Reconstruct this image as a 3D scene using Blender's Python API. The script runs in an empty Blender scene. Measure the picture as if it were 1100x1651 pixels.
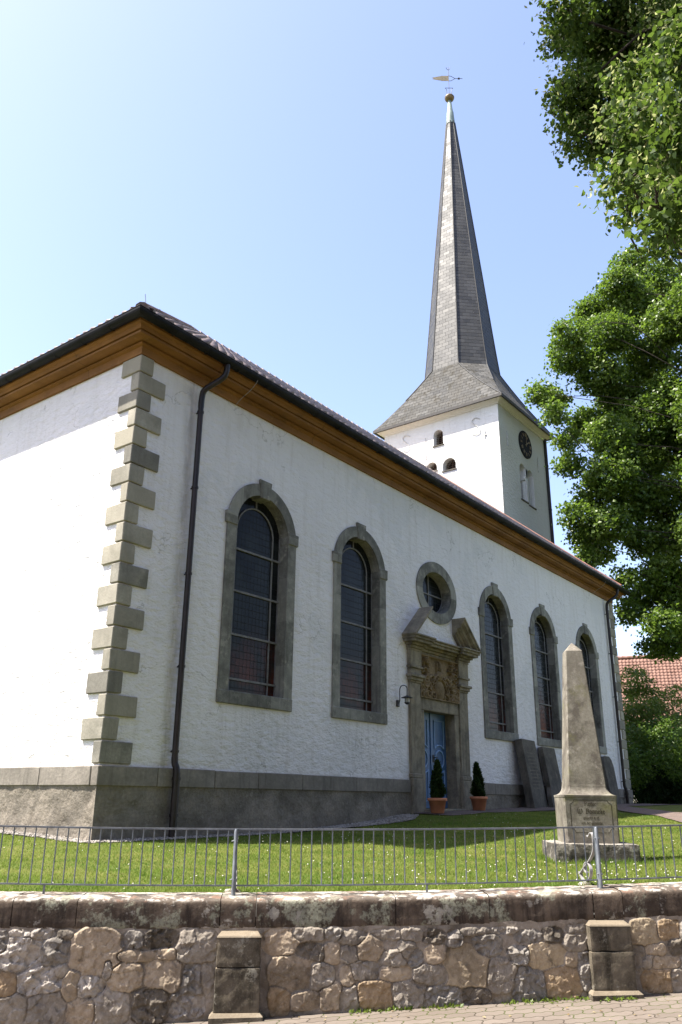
import bpy, bmesh, math
import numpy as np
from mathutils import Matrix, Vector

PI = math.pi
SC = bpy.context.scene
COL = SC.collection

# ------------------------------------------------------------------ camera, sky, sun, exposure
CAM = np.array([-8.4546, -11.1588, 0.0])
cam = bpy.data.cameras.new('camera')
cam.sensor_fit = 'VERTICAL'; cam.sensor_height = 24.0; cam.sensor_width = 16.0
cam.lens = 1314.84 / 1651.0 * 24.0
cam.clip_start = 0.1; cam.clip_end = 5000.0
co = bpy.data.objects.new('camera', cam); COL.objects.link(co)
_r = (0.60202936, -0.79840977, 0.0101234); _d = (0.27113399, 0.1924867, -0.94309874); _f = (0.75103063, 0.57051793, 0.33235867)
co.matrix_world = Matrix(((_r[0], -_d[0], -_f[0], CAM[0]), (_r[1], -_d[1], -_f[1], CAM[1]), (_r[2], -_d[2], -_f[2], CAM[2]), (0, 0, 0, 1)))
SC.camera = co

SUN_AZ, SUN_EL = math.radians(135.0), math.radians(60.0)
wd = bpy.data.worlds.new('World'); SC.world = wd; wd.use_nodes = True
wn = wd.node_tree.nodes; wl = wd.node_tree.links
sky = wn.new('ShaderNodeTexSky'); sky.sky_type = 'NISHITA'; sky.sun_disc = False
sky.sun_elevation = SUN_EL; sky.sun_rotation = PI / 2 - SUN_AZ
sky.air_density = 1.0; sky.dust_density = 1.7; sky.ozone_density = 1.0; sky.altitude = 200
bg = wn['Background']; bg.inputs['Strength'].default_value = 0.120
wb = wn.new('ShaderNodeMix'); wb.data_type = 'RGBA'; wb.blend_type = 'MULTIPLY'; wb.inputs[0].default_value = 1.0; wb.inputs[7].default_value = (1.08, 0.985, 1.0, 1.0)     # the camera's white balance
wl.new(sky.outputs[0], wb.inputs[6]); wl.new(wb.outputs[2], bg.inputs['Color'])
sl = bpy.data.lights.new('sun', 'SUN'); sl.energy = 4.6; sl.angle = math.radians(0.53); sl.color = (1.0, 0.94, 0.84)
so = bpy.data.objects.new('sun', sl); COL.objects.link(so)
sdir = Vector((math.cos(SUN_AZ) * math.cos(SUN_EL), math.sin(SUN_AZ) * math.cos(SUN_EL), math.sin(SUN_EL)))
so.rotation_euler = sdir.to_track_quat('Z', 'Y').to_euler(); so.location = (-20, 20, 40)
SC.view_settings.view_transform = 'Standard'; SC.view_settings.look = 'None'
SC.view_settings.exposure = 1.68; SC.view_settings.gamma = 1.0
SC.cycles.max_bounces = 6; SC.cycles.diffuse_bounces = 4; SC.cycles.transparent_max_bounces = 4
SC.cycles.use_denoising = True

# ------------------------------------------------------------------ small helpers
RNG = np.random.default_rng(7)

def _hash(ix, iy, iz, seed):
    h = (ix.astype(np.int64) * 374761393 + iy.astype(np.int64) * 668265263 + iz.astype(np.int64) * 2147483647 + seed * 974634777) & 0xffffffff
    h = ((h ^ (h >> 13)) * 1274126177) & 0xffffffff
    h = (h ^ (h >> 16)) & 0xffff
    return h / 65535.0

def vn(x, y, z=0.0, seed=0):
    x, y, z = np.broadcast_arrays(np.asarray(x, float), np.asarray(y, float), np.asarray(z, float))
    x0, y0, z0 = np.floor(x), np.floor(y), np.floor(z)
    fx, fy, fz = x - x0, y - y0, z - z0
    fx, fy, fz = fx * fx * (3 - 2 * fx), fy * fy * (3 - 2 * fy), fz * fz * (3 - 2 * fz)
    o = 0
    for a in (0, 1):
        for b in (0, 1):
            for c in (0, 1):
                wgt = (fx if a else 1 - fx) * (fy if b else 1 - fy) * (fz if c else 1 - fz)
                o = o + wgt * _hash(x0 + a, y0 + b, z0 + c, seed)
    return o * 2 - 1

def fbm(x, y, z=0.0, seed=0, octv=4):
    o, a, s = 0, 1.0, 1.0
    for k in range(octv):
        o = o + a * vn(np.asarray(x) * s, np.asarray(y) * s, np.asarray(z) * s, seed + k * 17); a *= 0.5; s *= 2.03
    return o / 1.9

def sstep(a, b, x):
    t = np.clip((x - a) / (b - a), 0, 1); return t * t * (3 - 2 * t)

def tag(o, label=None, cat=None, group=None, kind=None):
    if label: o['label'] = label
    if cat: o['category'] = cat
    if group: o['group'] = group
    if kind: o['kind'] = kind
    return o

def empty(name, loc, label, cat, group=None):
    o = bpy.data.objects.new(name, None); COL.objects.link(o); o.location = loc; o.empty_display_size = 0.2
    return tag(o, label, cat, group)

def wloc(p):
    v = Vector((0, 0, 0))
    while p is not None:
        v = v + p.location; p = p.parent
    return v

def link(name, me, mats, parent=None):
    """link a mesh whose vertices are world coordinates; the parents are only ever translated"""
    for m in (mats if isinstance(mats, (list, tuple)) else [mats]): me.materials.append(m)
    o = bpy.data.objects.new(name, me); COL.objects.link(o)
    if parent is not None:
        o.parent = parent
        t = wloc(parent)
        if t.length > 0: me.transform(Matrix.Translation(-t))
    return o

def copy_tree(o, parent, off):
    c = o.copy(); COL.objects.link(c); c.parent = parent
    if off is not None: c.location = Vector(o.location) + Vector(off)
    for ch in [k for k in o.children]: copy_tree(ch, c, None)
    return c

def amesh(name, V, F, uv=None, smooth=False, mi=None, attrs=None):
    V = np.ascontiguousarray(V, dtype=np.float32); F = np.ascontiguousarray(F, dtype=np.int32)
    me = bpy.data.meshes.new(name); n, k = F.shape
    me.vertices.add(len(V)); me.vertices.foreach_set('co', V.ravel())
    me.loops.add(n * k); me.loops.foreach_set('vertex_index', F.ravel())
    me.polygons.add(n); me.polygons.foreach_set('loop_start', np.arange(0, n * k, k, dtype=np.int32))
    me.polygons.foreach_set('loop_total', np.full(n, k, dtype=np.int32))
    if smooth: me.polygons.foreach_set('use_smooth', np.ones(n, dtype=bool))
    if mi is not None: me.polygons.foreach_set('material_index', np.asarray(mi, dtype=np.int32))
    if uv is not None:
        l = me.uv_layers.new(name='UVMap'); l.data.foreach_set('uv', np.asarray(uv, dtype=np.float32)[F.ravel()].ravel())
    for an, av in (attrs or {}).items():
        av = np.asarray(av, dtype=np.float32)
        if av.ndim == 1:
            a = me.attributes.new(an, 'FLOAT', 'POINT'); a.data.foreach_set('value', av)
        else:
            a = me.attributes.new(an, 'FLOAT_COLOR', 'POINT'); a.data.foreach_set('color', np.c_[av, np.ones(len(av))].astype(np.float32).ravel())
    me.update(); me.validate()
    return me

def gridf(nu, nv, off=0):
    i = np.arange(nu - 1)[:, None] * nv + np.arange(nv - 1)[None, :]
    i = i.ravel() + off
    return np.stack([i, i + nv, i + nv + 1, i + 1], 1)

class MB:
    def __init__(s): s.V = []; s.F = []; s.U = []; s.M = []; s.S = []
    def add(s, verts, faces, uv=None, mi=0, smooth=False):
        b = len(s.V); s.V += [tuple(map(float, v)) for v in verts]
        for k, f in enumerate(faces):
            s.F.append([b + i for i in f]); s.U.append(uv[k] if uv else None); s.M.append(mi); s.S.append(smooth)
    def box(s, x0, x1, y0, y1, z0, z1, mi=0):
        s.add([(x0, y0, z0), (x1, y0, z0), (x1, y1, z0), (x0, y1, z0), (x0, y0, z1), (x1, y0, z1), (x1, y1, z1), (x0, y1, z1)],
              [(0, 3, 2, 1), (4, 5, 6, 7), (0, 1, 5, 4), (1, 2, 6, 5), (2, 3, 7, 6), (3, 0, 4, 7)], mi=mi)
    def cbox(s, x0, x1, y0, y1, z0, z1, c=0.01, mi=0, jit=0.0, rng=None, M=None):
        """a block with chamfered edges (and slightly uneven corners)"""
        P = []
        X = ((x0, 1), (x1, -1)); Y = ((y0, 1), (y1, -1)); Z = ((z0, 1), (z1, -1))
        for (x, sx) in X:
            for (y, sy) in Y:
                for (z, sz) in Z:
                    j = (rng.uniform(-jit, jit, 3) if rng is not None else (0, 0, 0))
                    P += [(x + j[0], y + sy * c + j[1], z + sz * c + j[2]), (x + sx * c + j[0], y + j[1], z + sz * c + j[2]), (x + sx * c + j[0], y + sy * c + j[1], z + j[2])]
        s.hull(P, mi, M)
    def hull(s, P, mi=0, M=None):
        bm = bmesh.new()
        for p in P: bm.verts.new(p)
        r = bmesh.ops.convex_hull(bm, input=bm.verts)
        bm.verts.ensure_lookup_table()
        used = [v for v in bm.verts if v.link_faces]
        idx = {v: i for i, v in enumerate(used)}
        bmesh.ops.dissolve_limit(bm, angle_limit=0.02, verts=bm.verts, edges=bm.edges)
        used = [v for v in bm.verts if v.link_faces]; idx = {v: i for i, v in enumerate(used)}
        vv = [v.co.copy() for v in used]
        if M is not None: vv = [M @ v for v in vv]
        s.add(vv, [[idx[v] for v in f.verts] for f in bm.faces], mi=mi)
        bm.free()
    def tube(s, pts, r, n=8, cap=True, mi=0, smooth=True):
        pts = [Vector(p) for p in pts]; rs = r if isinstance(r, (list, tuple, np.ndarray)) else [r] * len(pts)
        V = []; prev = None
        for i, p in enumerate(pts):
            t = (pts[min(i + 1, len(pts) - 1)] - pts[max(i - 1, 0)])
            t = t.normalized() if t.length > 1e-9 else Vector((0, 0, 1))
            if prev is None:
                a = Vector((0, 0, 1)) if abs(t.z) < 0.9 else Vector((1, 0, 0)); u = t.cross(a).normalized()
            else:
                u = (prev - t * prev.dot(t)); u = u.normalized() if u.length > 1e-6 else t.orthogonal().normalized()
            prev = u; v = t.cross(u)
            for k in range(n):
                a = 2 * PI * k / n; V.append(p + (u * math.cos(a) + v * math.sin(a)) * rs[i])
        F = []
        for i in range(len(pts) - 1):
            for k in range(n):
                F.append((i * n + k, i * n + (k + 1) % n, (i + 1) * n + (k + 1) % n, (i + 1) * n + k))
        s.add(V, F, mi=mi, smooth=smooth)
        if cap:
            s.add(V[:n], [tuple(range(n))[::-1]], mi=mi); s.add(V[-n:], [tuple(range(n))], mi=mi)
    def lathe(s, prof, c, n=16, mi=0, smooth=True):
        V = []
        for (r, z) in prof:
            for k in range(n):
                a = 2 * PI * k / n; V.append((c[0] + r * math.cos(a), c[1] + r * math.sin(a), c[2] + z))
        F = []
        for i in range(len(prof) - 1):
            for k in range(n): F.append((i * n + k, i * n + (k + 1) % n, (i + 1) * n + (k + 1) % n, (i + 1) * n + k))
        s.add(V, F, mi=mi, smooth=smooth)
    def sweep(s, rings, close_ring=True, close_path=False, caps=False, mi=0, smooth=False):
        n = len(rings[0]); V = [p for r in rings for p in r]; F = []
        m = len(rings)
        for i in range(m if close_path else m - 1):
            j = (i + 1) % m
            for k in range(n if close_ring else n - 1):
                F.append((i * n + k, i * n + (k + 1) % n, j * n + (k + 1) % n, j * n + k))
        s.add(V, F, mi=mi, smooth=smooth)
        if caps:
            s.add(rings[0], [tuple(range(n))[::-1]], mi=mi); s.add(rings[-1], [tuple(range(n))], mi=mi)
    def sheet(s, outer, holes, f, mi=0):
        """flat sheet with holes; f maps 2-D to 3-D"""
        bm = bmesh.new(); E = []
        for loop in [outer] + list(holes):
            vs = [bm.verts.new((p[0], p[1], 0)) for p in loop]
            for i in range(len(vs)): E.append(bm.edges.new((vs[i], vs[(i + 1) % len(vs)])))
        bmesh.ops.triangle_fill(bm, use_beauty=True, use_dissolve=False, edges=E, normal=(0, 0, 1))
        bm.verts.index_update()
        s.add([f(v.co.x, v.co.y) for v in bm.verts], [[v.index for v in fc.verts] for fc in bm.faces], mi=mi)
        bm.free()
    def build(s, name, mats, parent=None, flip=False):
        me = bpy.data.meshes.new(name); me.from_pydata(s.V, [], s.F)
        me.polygons.foreach_set('material_index', np.array(s.M, dtype=np.int32))
        me.polygons.foreach_set('use_smooth', np.array(s.S, dtype=bool))
        if any(u is not None for u in s.U):
            l = me.uv_layers.new(name='UVMap')
            for p, u in zip(me.polygons, s.U):
                if u is not None:
                    for li, c in zip(p.loop_indices, u): l.data[li].uv = c
        me.update()
        return link(name, me, mats, parent)

# ------------------------------------------------------------------ materials
def lin(c):
    return tuple(c) + (1.0,)

class NT:
    def __init__(s, name):
        s.m = bpy.data.materials.new(name); s.m.use_nodes = True; s.t = s.m.node_tree; s.n = s.t.nodes; s.l = s.t.links
        s.b = s.n['Principled BSDF']; s.out = s.n['Material Output']
        s.tc = s.n.new('ShaderNodeTexCoord')
    def node(s, t, ins=None, **kw):
        n = s.n.new(t)
        for k, v in kw.items(): setattr(n, k, v)
        for k, v in (ins or {}).items(): s.put(n.inputs[k], v)
        return n
    def put(s, sock, v):
        if isinstance(v, bpy.types.NodeSocket): s.l.new(v, sock)
        elif isinstance(v, tuple) and len(v) == 3 and sock.type == 'RGBA': sock.default_value = lin(v)
        else: sock.default_value = v
    def coord(s, kind='Object', scale=(1, 1, 1), loc=(0, 0, 0), rot=(0, 0, 0)):
        mp = s.node('ShaderNodeMapping', {'Vector': s.tc.outputs[kind], 'Scale': scale, 'Location': loc, 'Rotation': rot})
        return mp.outputs[0]
    def noise(s, vec, scale, detail=6, rough=0.6, dist=0.0):
        return s.node('ShaderNodeTexNoise', {'Vector': vec, 'Scale': scale, 'Detail': detail, 'Roughness': rough, 'Distortion': dist}).outputs['Fac']
    def ramp(s, fac, lo, hi, a=0.0, b=1.0):
        return s.node('ShaderNodeMapRange', {'Value': fac, 'From Min': lo, 'From Max': hi, 'To Min': a, 'To Max': b}, interpolation_type='SMOOTHSTEP').outputs[0]
    def mix(s, f, a, b, mode='MIX'):
        n = s.n.new('ShaderNodeMix'); n.data_type = 'RGBA'; n.blend_type = mode
        s.put(n.inputs[0], f); s.put(n.inputs[6], a); s.put(n.inputs[7], b)
        return n.outputs[2]
    def math(s, op, a, b=0.0):
        n = s.n.new('ShaderNodeMath'); n.operation = op; s.put(n.inputs[0], a); s.put(n.inputs[1], b); return n.outputs[0]
    def bump(s, h, strength, dist, normal=None):
        n = s.node('ShaderNodeBump', {'Height': h, 'Strength': strength, 'Distance': dist})
        if normal is not None: s.l.new(normal, n.inputs['Normal'])
        return n.outputs[0]
    def fin(s, color=None, rough=0.8, normal=None, spec=0.3, metal=0.0):
        if color is not None: s.put(s.b.inputs['Base Color'], color)
        s.put(s.b.inputs['Roughness'], rough); s.put(s.b.inputs['Specular IOR Level'], spec); s.put(s.b.inputs['Metallic'], metal)
        if normal is not None: s.l.new(normal, s.b.inputs['Normal'])
        return s.m

def stone(name, dark, light, scale=2.5, rough=0.88, bump=0.5, bscale=22, bdist=0.012, patches=(), streak=None, spec=0.25, coarse=None, each=0.0, sides=None, blocks=0.0):
    t = NT(name); v = t.coord()
    if blocks:     # copies are cut from other stone: shift the pattern by where the thing stands
        oi_ = t.node('ShaderNodeObjectInfo'); v = t.node('ShaderNodeVectorMath', {0: v, 1: oi_.outputs['Location']}, operation='ADD').outputs[0]
    c = t.mix(t.ramp(t.noise(v, scale, 8, 0.65), 0.3, 0.7), dark, light)
    fine = t.noise(v, scale * 14, 5, 0.6)
    c = t.mix(t.ramp(fine, 0.25, 0.75, 0.0, 0.45), c, tuple(x * 0.62 for x in dark))
    if streak:
        col, amt = streak
        vs = t.coord(scale=(9, 9, 0.7), loc=(3, 1, 2))
        c = t.mix(t.ramp(t.noise(vs, 1.0, 5, 0.6), 0.5, 0.72, 0, amt), c, col)
    for k, (col, sc, lo, hi, amt) in enumerate(patches):
        vp = t.coord(loc=(5.3 * (k + 1), 2.1 * k, 7.7))
        c = t.mix(t.ramp(t.noise(vp, sc, 9, 0.68), lo, hi, 0, amt), c, col)
    if blocks:
        rb_ = t.node('ShaderNodeTexWhiteNoise', {'Vector': t.node('ShaderNodeVectorMath', {0: t.node('ShaderNodeVectorMath', {0: v, 1: (.31, 0, .2)}, operation='ADD').outputs[0], 1: (1.06, 9.0, .93)}, operation='SNAP').outputs[0]}).outputs[0]
        c = t.mix(t.ramp(rb_, .55, 1.0, 0, blocks), c, tuple(x * 1.25 for x in light)); c = t.mix(t.ramp(rb_, .45, 0, 0, blocks), c, tuple(x * .6 for x in dark))
    if each:      # every separate block its own tone
        oi = t.node('ShaderNodeObjectInfo'); c = t.mix(t.math('MULTIPLY', oi.outputs['Random'], each), c, tuple(x * 0.45 for x in dark)); r2_ = t.math('FRACT', t.math('MULTIPLY', oi.outputs['Random'], 7.31)); c = t.mix(t.math('MULTIPLY', r2_, each), c, (light[0] * 1.25, light[1] * 1.2, light[2] * 1.08))
    if sides:     # upright faces grown over with dark lichen
        nz = t.node('ShaderNodeSeparateXYZ', {0: t.node('ShaderNodeNewGeometry').outputs['Normal']}).outputs[2]
        c = t.mix(t.math('MULTIPLY', t.ramp(nz, .6, .2), t.ramp(t.noise(t.coord(loc=(6, 6, 2)), 8, 7, .68), .40, .52, 0, .85)), c, sides)
    h = t.noise(v, bscale, 6, 0.65)
    nrm = t.bump(h, bump, bdist)
    if coarse:
        nrm = t.bump(t.noise(v, coarse[0], 4, 0.55), coarse[1], coarse[2], nrm)
    return t.fin(c, rough, nrm, spec)

def plain(name, col, rough=0.5, spec=0.4, metal=0.0, var=0.25, scale=6, bump=0.0):
    t = NT(name); v = t.coord()
    n = t.noise(v, scale, 6, 0.6)
    c = t.mix(t.ramp(n, 0.3, 0.7), tuple(x * (1 - var) for x in col), tuple(min(1, x * (1 + var)) for x in col))
    nrm = t.bump(t.noise(v, scale * 6, 4), bump, 0.01) if bump else None
    return t.fin(c, t.ramp(n, 0.2, 0.8, max(0.02, rough - 0.08), min(1, rough + 0.08)), nrm, spec, metal)

def m_plaster(name, col, amt, stains=False):
    t = NT(name); v = t.coord()
    big = t.noise(v, 0.5, 6, 0.6); c = t.mix(t.ramp(big, 0.3, 0.75), col, tuple(x * 0.93 for x in col))
    sp = t.noise(t.coord(scale=(1, 1, 1.6)), 5.0, 8, 0.72)
    c = t.mix(t.ramp(sp, 0.62, 0.74, 0, 0.28), c, (0.40, 0.34, 0.28))
    st = t.noise(t.coord(scale=(5, 5, 0.5)), 1.0, 5, 0.6)
    c = t.mix(t.ramp(st, 0.48, 0.72, 0, 0.26), c, (0.45, 0.41, 0.36))
    xyz = t.node('ShaderNodeSeparateXYZ', {0: v}); xx, zz_ = xyz.outputs[0], xyz.outputs[2]
    if stains:      # soot beside the downpipe, drips under the sills, splash above the plinth
        band_ = lambda s, a, b, e: t.math('MULTIPLY', t.ramp(s, a - e, a + e), t.ramp(s, b + e, b - e))
        nn = t.ramp(t.noise(t.coord(scale=(6, 6, 1.1)), 1.3, 6, .65), .34, .62)
        c = t.mix(t.math('MULTIPLY', t.math('MULTIPLY', band_(xx, 1.22, 1.42, .10), nn), .50), c, (.27, .26, .25))
        for wx_ in (3.52, 7.02, 14.14, 17.68, 21.62):
            m_ = t.math('MULTIPLY', band_(xx, wx_ - .95, wx_ + .95, .08), band_(zz_, .95, 1.72, .35)); c = t.mix(t.math('MULTIPLY', t.math('MULTIPLY', m_, t.ramp(t.noise(t.coord(scale=(9, 9, .6)), 1.2, 5, .6), .48, .66)), .35), c, (.36, .34, .31))
        c = t.mix(t.math('MULTIPLY', t.math('MULTIPLY', t.ramp(zz_, 1.25, .45), t.ramp(t.noise(t.coord(scale=(1.5, 1.5, 3)), 2.2, 7, .7), .42, .62)), .30), c, (.42, .38, .32))
        pt = t.ramp(t.noise(t.coord(loc=(4, 2, 9)), .45, 4, .55), .55, .58); c = t.mix(t.math('MULTIPLY', pt, .22), c, (.52, .53, .54))
        crk = t.node('ShaderNodeTexVoronoi', {'Vector': t.node('ShaderNodeVectorMath', {0: v, 1: t.node('ShaderNodeTexNoise', {'Vector': v, 'Scale': 3.0, 'Detail': 5}).outputs['Color']}, operation='ADD').outputs[0], 'Scale': .38}, feature='DISTANCE_TO_EDGE').outputs[0]
        c = t.mix(t.math('MULTIPLY', t.ramp(crk, .006, .0), t.ramp(t.noise(t.coord(loc=(7, 7, 7)), .6, 3), .50, .58, 0, .65)), c, (.28, .26, .24))
    vz = t.coord(scale=(1, 1, 1.9))
    n1 = t.bump(t.noise(vz, 4.5, 3, 0.5), 0.75 * amt, 0.06)
    n2 = t.bump(t.noise(vz, 15, 3, 0.6), 0.85 * amt, 0.024, n1)
    n3 = t.bump(t.noise(v, 75, 3, 0.6), 0.3 * amt, 0.006, n2)
    return t.fin(c, 0.92, n3, 0.15)

def m_bricktiles(name, cols, uvs, mortar=(0.02, 0.02, 0.022), w=0.3, h=0.18, ms=0.02, bump=0.7, rough=0.5, spec=0.5, moss=None, row_shade=0.0):
    """slates / pavers laid in courses along the UV map (UV in metres)"""
    t = NT(name); v = t.coord('UV', scale=uvs)
    wob = t.node('ShaderNodeTexNoise', {'Vector': v, 'Scale': 2.3, 'Detail': 3}).outputs['Color']
    vv = t.node('ShaderNodeVectorMath', {0: v, 1: wob}, operation='MULTIPLY_ADD')
    sc = t.node('ShaderNodeVectorMath', {0: wob, 1: (0.03, 0.03, 0)}, operation='MULTIPLY').outputs[0]
    v2 = t.node('ShaderNodeVectorMath', {0: v, 1: sc}, operation='ADD').outputs[0]
    br = t.node('ShaderNodeTexBrick', {'Vector': v2, 'Color1': (0, 0, 0), 'Color2': (1, 1, 1), 'Mortar': (0.5, 0.5, 0.5), 'Scale': 1.0, 'Mortar Size': ms, 'Mortar Smooth': 0.3, 'Bias': 0.0, 'Brick Width': w, 'Row Height': h})
    rnd = br.outputs['Color']; mor = br.outputs['Fac']
    c = t.mix(rnd, cols[0], cols[1])
    c = t.mix(t.ramp(t.noise(t.coord(), 1.1, 7, 0.65), 0.35, 0.7, 0, 0.6), c, cols[2])
    c = t.mix(t.ramp(t.noise(t.coord(), 24, 4, 0.6), 0.4, 0.7, 0, 0.4), c, tuple(x * 0.6 for x in cols[0]))
    c = t.mix(mor, c, mortar)
    if moss: c = t.mix(t.ramp(t.noise(t.coord(loc=(9, 2, 1)), moss[1], 8, 0.7), moss[2], moss[2] + 0.1, 0, 0.8), c, moss[0])
    sx = t.node('ShaderNodeSeparateXYZ', {0: v2})
    saw = t.math('FRACT', t.math('DIVIDE', sx.outputs[1], h))
    if row_shade: c = t.mix(t.math('MULTIPLY', t.ramp(saw, .13, .02), row_shade), c, mortar)  # shadow line along each course's lower edge, put into the colour
    hgt = t.math('SUBTRACT', t.math('SUBTRACT', t.math('MULTIPLY', rnd, 0.35), t.math('MULTIPLY', saw, 0.6)), t.math('MULTIPLY', mor, 0.8))
    nrm = t.bump(hgt, bump, 0.02)
    nrm = t.bump(t.noise(t.coord(), 30, 4), 0.25, 0.006, nrm)
    t.n.remove(vv)
    return t.fin(c, t.math('ADD', rough, t.math('MULTIPLY', rnd, 0.15)), nrm, spec)

def m_leaf(name, c1, c2, trans, rough=0.45, spec=0.4):
    t = NT(name)
    at = t.node('ShaderNodeAttribute', attribute_name='tint')
    c = t.mix(at.outputs['Fac'], c1, c2)
    t.fin(c, rough, None, spec)
    tr = t.node('ShaderNodeBsdfTranslucent', {'Color': t.mix(0.5, c, trans)})
    mx = t.node('ShaderNodeMixShader', {0: 0.45, 1: t.b.outputs[0], 2: tr.outputs[0]})
    t.l.new(mx.outputs[0], t.out.inputs[0])
    return t.m

PLASTER = m_plaster('white_roughcast', (0.74, 0.718, 0.722), 1.0, True)
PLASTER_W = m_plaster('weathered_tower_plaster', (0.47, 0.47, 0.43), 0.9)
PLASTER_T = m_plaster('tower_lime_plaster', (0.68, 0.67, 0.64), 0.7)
SAND = stone('grey_sandstone', (0.130, 0.127, 0.112), (0.295, 0.288, 0.252), 3.6, 0.9, 0.5, 26, 0.01, [((0.09, 0.09, 0.07), 2.2, 0.5, 0.68, 0.7), ((0.40, 0.38, 0.32), 5.0, 0.55, 0.68, 0.6)], ((0.06, 0.06, 0.052), 0.6), blocks=.45)
QUOIN = stone('quoin_sandstone', (0.205, 0.196, 0.170), (0.375, 0.355, 0.30), 1.9, 0.9, 0.5, 26, 0.01, [((0.10, 0.10, 0.085), 1.6, 0.48, 0.66, 0.75), ((0.42, 0.36, 0.26), 4.0, 0.62, 0.74, 0.4)], ((0.08, 0.08, 0.07), 0.4), each=.62)
PLINTH = stone('plinth_stone', (0.175, 0.158, 0.134), (0.29, 0.26, 0.222), 1.2, 0.92, 0.6, 20, 0.014, [((0.14, 0.125, 0.105), 1.1, 0.5, 0.68, 0.7)], ((0.08, 0.075, 0.065), 0.4))
RUBBLE = stone('plinth_rubble', (0.14, 0.125, 0.103), (0.30, 0.262, 0.212), 1.4, 0.95, 0.9, 14, 0.03, [((0.11, 0.095, 0.075), 2.0, 0.5, 0.7, 0.7), ((0.34, 0.31, 0.26), 6.0, 0.6, 0.7, 0.45)], None, 0.15, (5, 0.6, 0.05))
OCHRE = stone('ochre_relief_stone', (0.145, 0.105, 0.055), (0.27, 0.20, 0.115), 3.0, 0.9, 0.4, 30, 0.008, [((0.09, 0.06, 0.03), 3.0, 0.52, 0.68, 0.7), ((0.20, 0.17, 0.12), 2.0, 0.55, 0.7, 0.6)])
PORTAL = stone('portal_sandstone', (0.17, 0.148, 0.11), (0.33, 0.29, 0.215), 3.0, 0.9, 0.5, 26, 0.01, [((0.08, 0.075, 0.06), 2.2, 0.5, 0.68, 0.7), ((0.33, 0.23, 0.10), 1.3, 0.58, 0.75, 0.5)], ((0.06, 0.055, 0.045), 0.5))
OBEL = stone('obelisk_sandstone', (0.142, 0.128, 0.104), (0.27, 0.248, 0.208), 2.6, 0.88, 0.5, 40, 0.006, [((0.085, 0.073, 0.062), 3.0, 0.47, 0.62, 0.8), ((0.15, 0.145, 0.06), 1.6, 0.52, 0.68, 0.7), ((0.36, 0.33, 0.29), 4.0, 0.56, 0.68, 0.6)], ((0.11, 0.095, 0.07), 0.5))
SLAB = stone('mossy_limestone_slab', (0.16, 0.145, 0.12), (0.36, 0.33, 0.29), 3.0, 0.92, 0.8, 26, 0.02, [((0.05, 0.045, 0.04), 6.0, 0.5, 0.6, 0.85), ((0.55, 0.52, 0.48), 5.0, 0.56, 0.64, 0.6)], sides=(.05, .045, .038))
GRAVE = stone('dark_gravestone', (0.07, 0.064, 0.054), (0.165, 0.148, 0.122), 1.8, 0.9, 0.6, 30, 0.012, [((0.19, 0.165, 0.13), 2.6, 0.58, 0.72, 0.6)], ((0.03, 0.03, 0.03), 0.5))
def m_cornice():
    t = NT('ochre_painted_cornice'); v = t.coord(); sx = t.node('ShaderNodeSeparateXYZ', {0: v})
    c = t.mix(t.ramp(t.noise(v, 1.1, 6, .6), .3, .7), (0.160, 0.074, 0.021), (0.235, 0.112, 0.032))
    c = t.mix(t.ramp(t.noise(t.coord(scale=(1, 1, 5)), 2.2, 7, .7), .52, .70, 0, .55), c, (0.10, 0.055, 0.024)); c = t.mix(t.ramp(t.noise(t.coord(loc=(5, 3, 1)), 7, 6, .7), .60, .70, 0, .4), c, (0.34, 0.20, 0.085))
    jn = None
    for k, per in ((0, 3.35), (1, 3.1)):
        f_ = t.math('LESS_THAN', t.math('ABSOLUTE', t.math('SUBTRACT', t.math('FRACT', t.math('DIVIDE', sx.outputs[k], per)), .5)), .0018); jn = f_ if jn is None else t.math('MAXIMUM', jn, f_)
    c = t.mix(t.math('MULTIPLY', jn, .8), c, (0.03, 0.018, 0.01))
    return t.fin(c, .7, t.bump(t.noise(v, 14, 4), .2, .006), .2)
WOODB = m_cornice()
GUTTER = plain('weathered_zinc_gutter', (0.012, 0.012, 0.014), 0.6, 0.12, 0.0, 0.5, 2.0)
PIPE = plain('dark_downpipe', (0.020, 0.014, 0.013), 0.45, 0.4, 0.0, 0.5, 3.0)
LEADBAR = plain('pale_glazing_bar', (0.17, 0.165, 0.165), 0.7, 0.2, 0.0, 0.2, 9)
IRON = plain('wrought_iron', (0.05, 0.05, 0.052), 0.5, 0.4, 0.5, 0.3, 8)
FENCE = plain('galvanised_steel', (0.17, 0.185, 0.205), 0.48, 0.45, 0.35, 0.25, 9)
PALEIRON = plain('limewashed_iron', (0.50, 0.49, 0.46), .8, .2, 0, .2)
BAREMETAL = plain('pale_weathered_steel', (0.30, 0.29, 0.29), 0.55, 0.35, 0.2, 0.25, 12)
DARK = plain('dark_interior', (0.012, 0.011, 0.010), 0.9, 0.1, 0, 0.2)
DOORB = plain('blue_door_paint', (0.048, 0.112, 0.235), 0.45, 0.4, 0, 0.2, 3)
DOORL = plain('light_blue_moulding_paint', (0.17, 0.28, 0.46), 0.45, 0.4, 0, 0.15, 3)
TERRA = plain('terracotta', (0.46, 0.19, 0.10), 0.8, 0.25, 0, 0.15, 5, 0.2)
COPPER = plain('green_copper', (0.17, 0.22, 0.20), 0.6, 0.35, 0.1, 0.25, 5)
GOLD = plain('gilded_copper', (0.16, 0.115, 0.055), 0.5, 0.4, 0.4, 0.25, 5)
VANE = plain('faded_gilt_sheet', (0.30, 0.25, 0.16), 0.6, 0.3, 0.1, 0.2, 5)
LOUVRE = plain('brown_louvre_wood', (0.09, 0.055, 0.035), 0.7, 0.25, 0, 0.3, 6)
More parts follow.
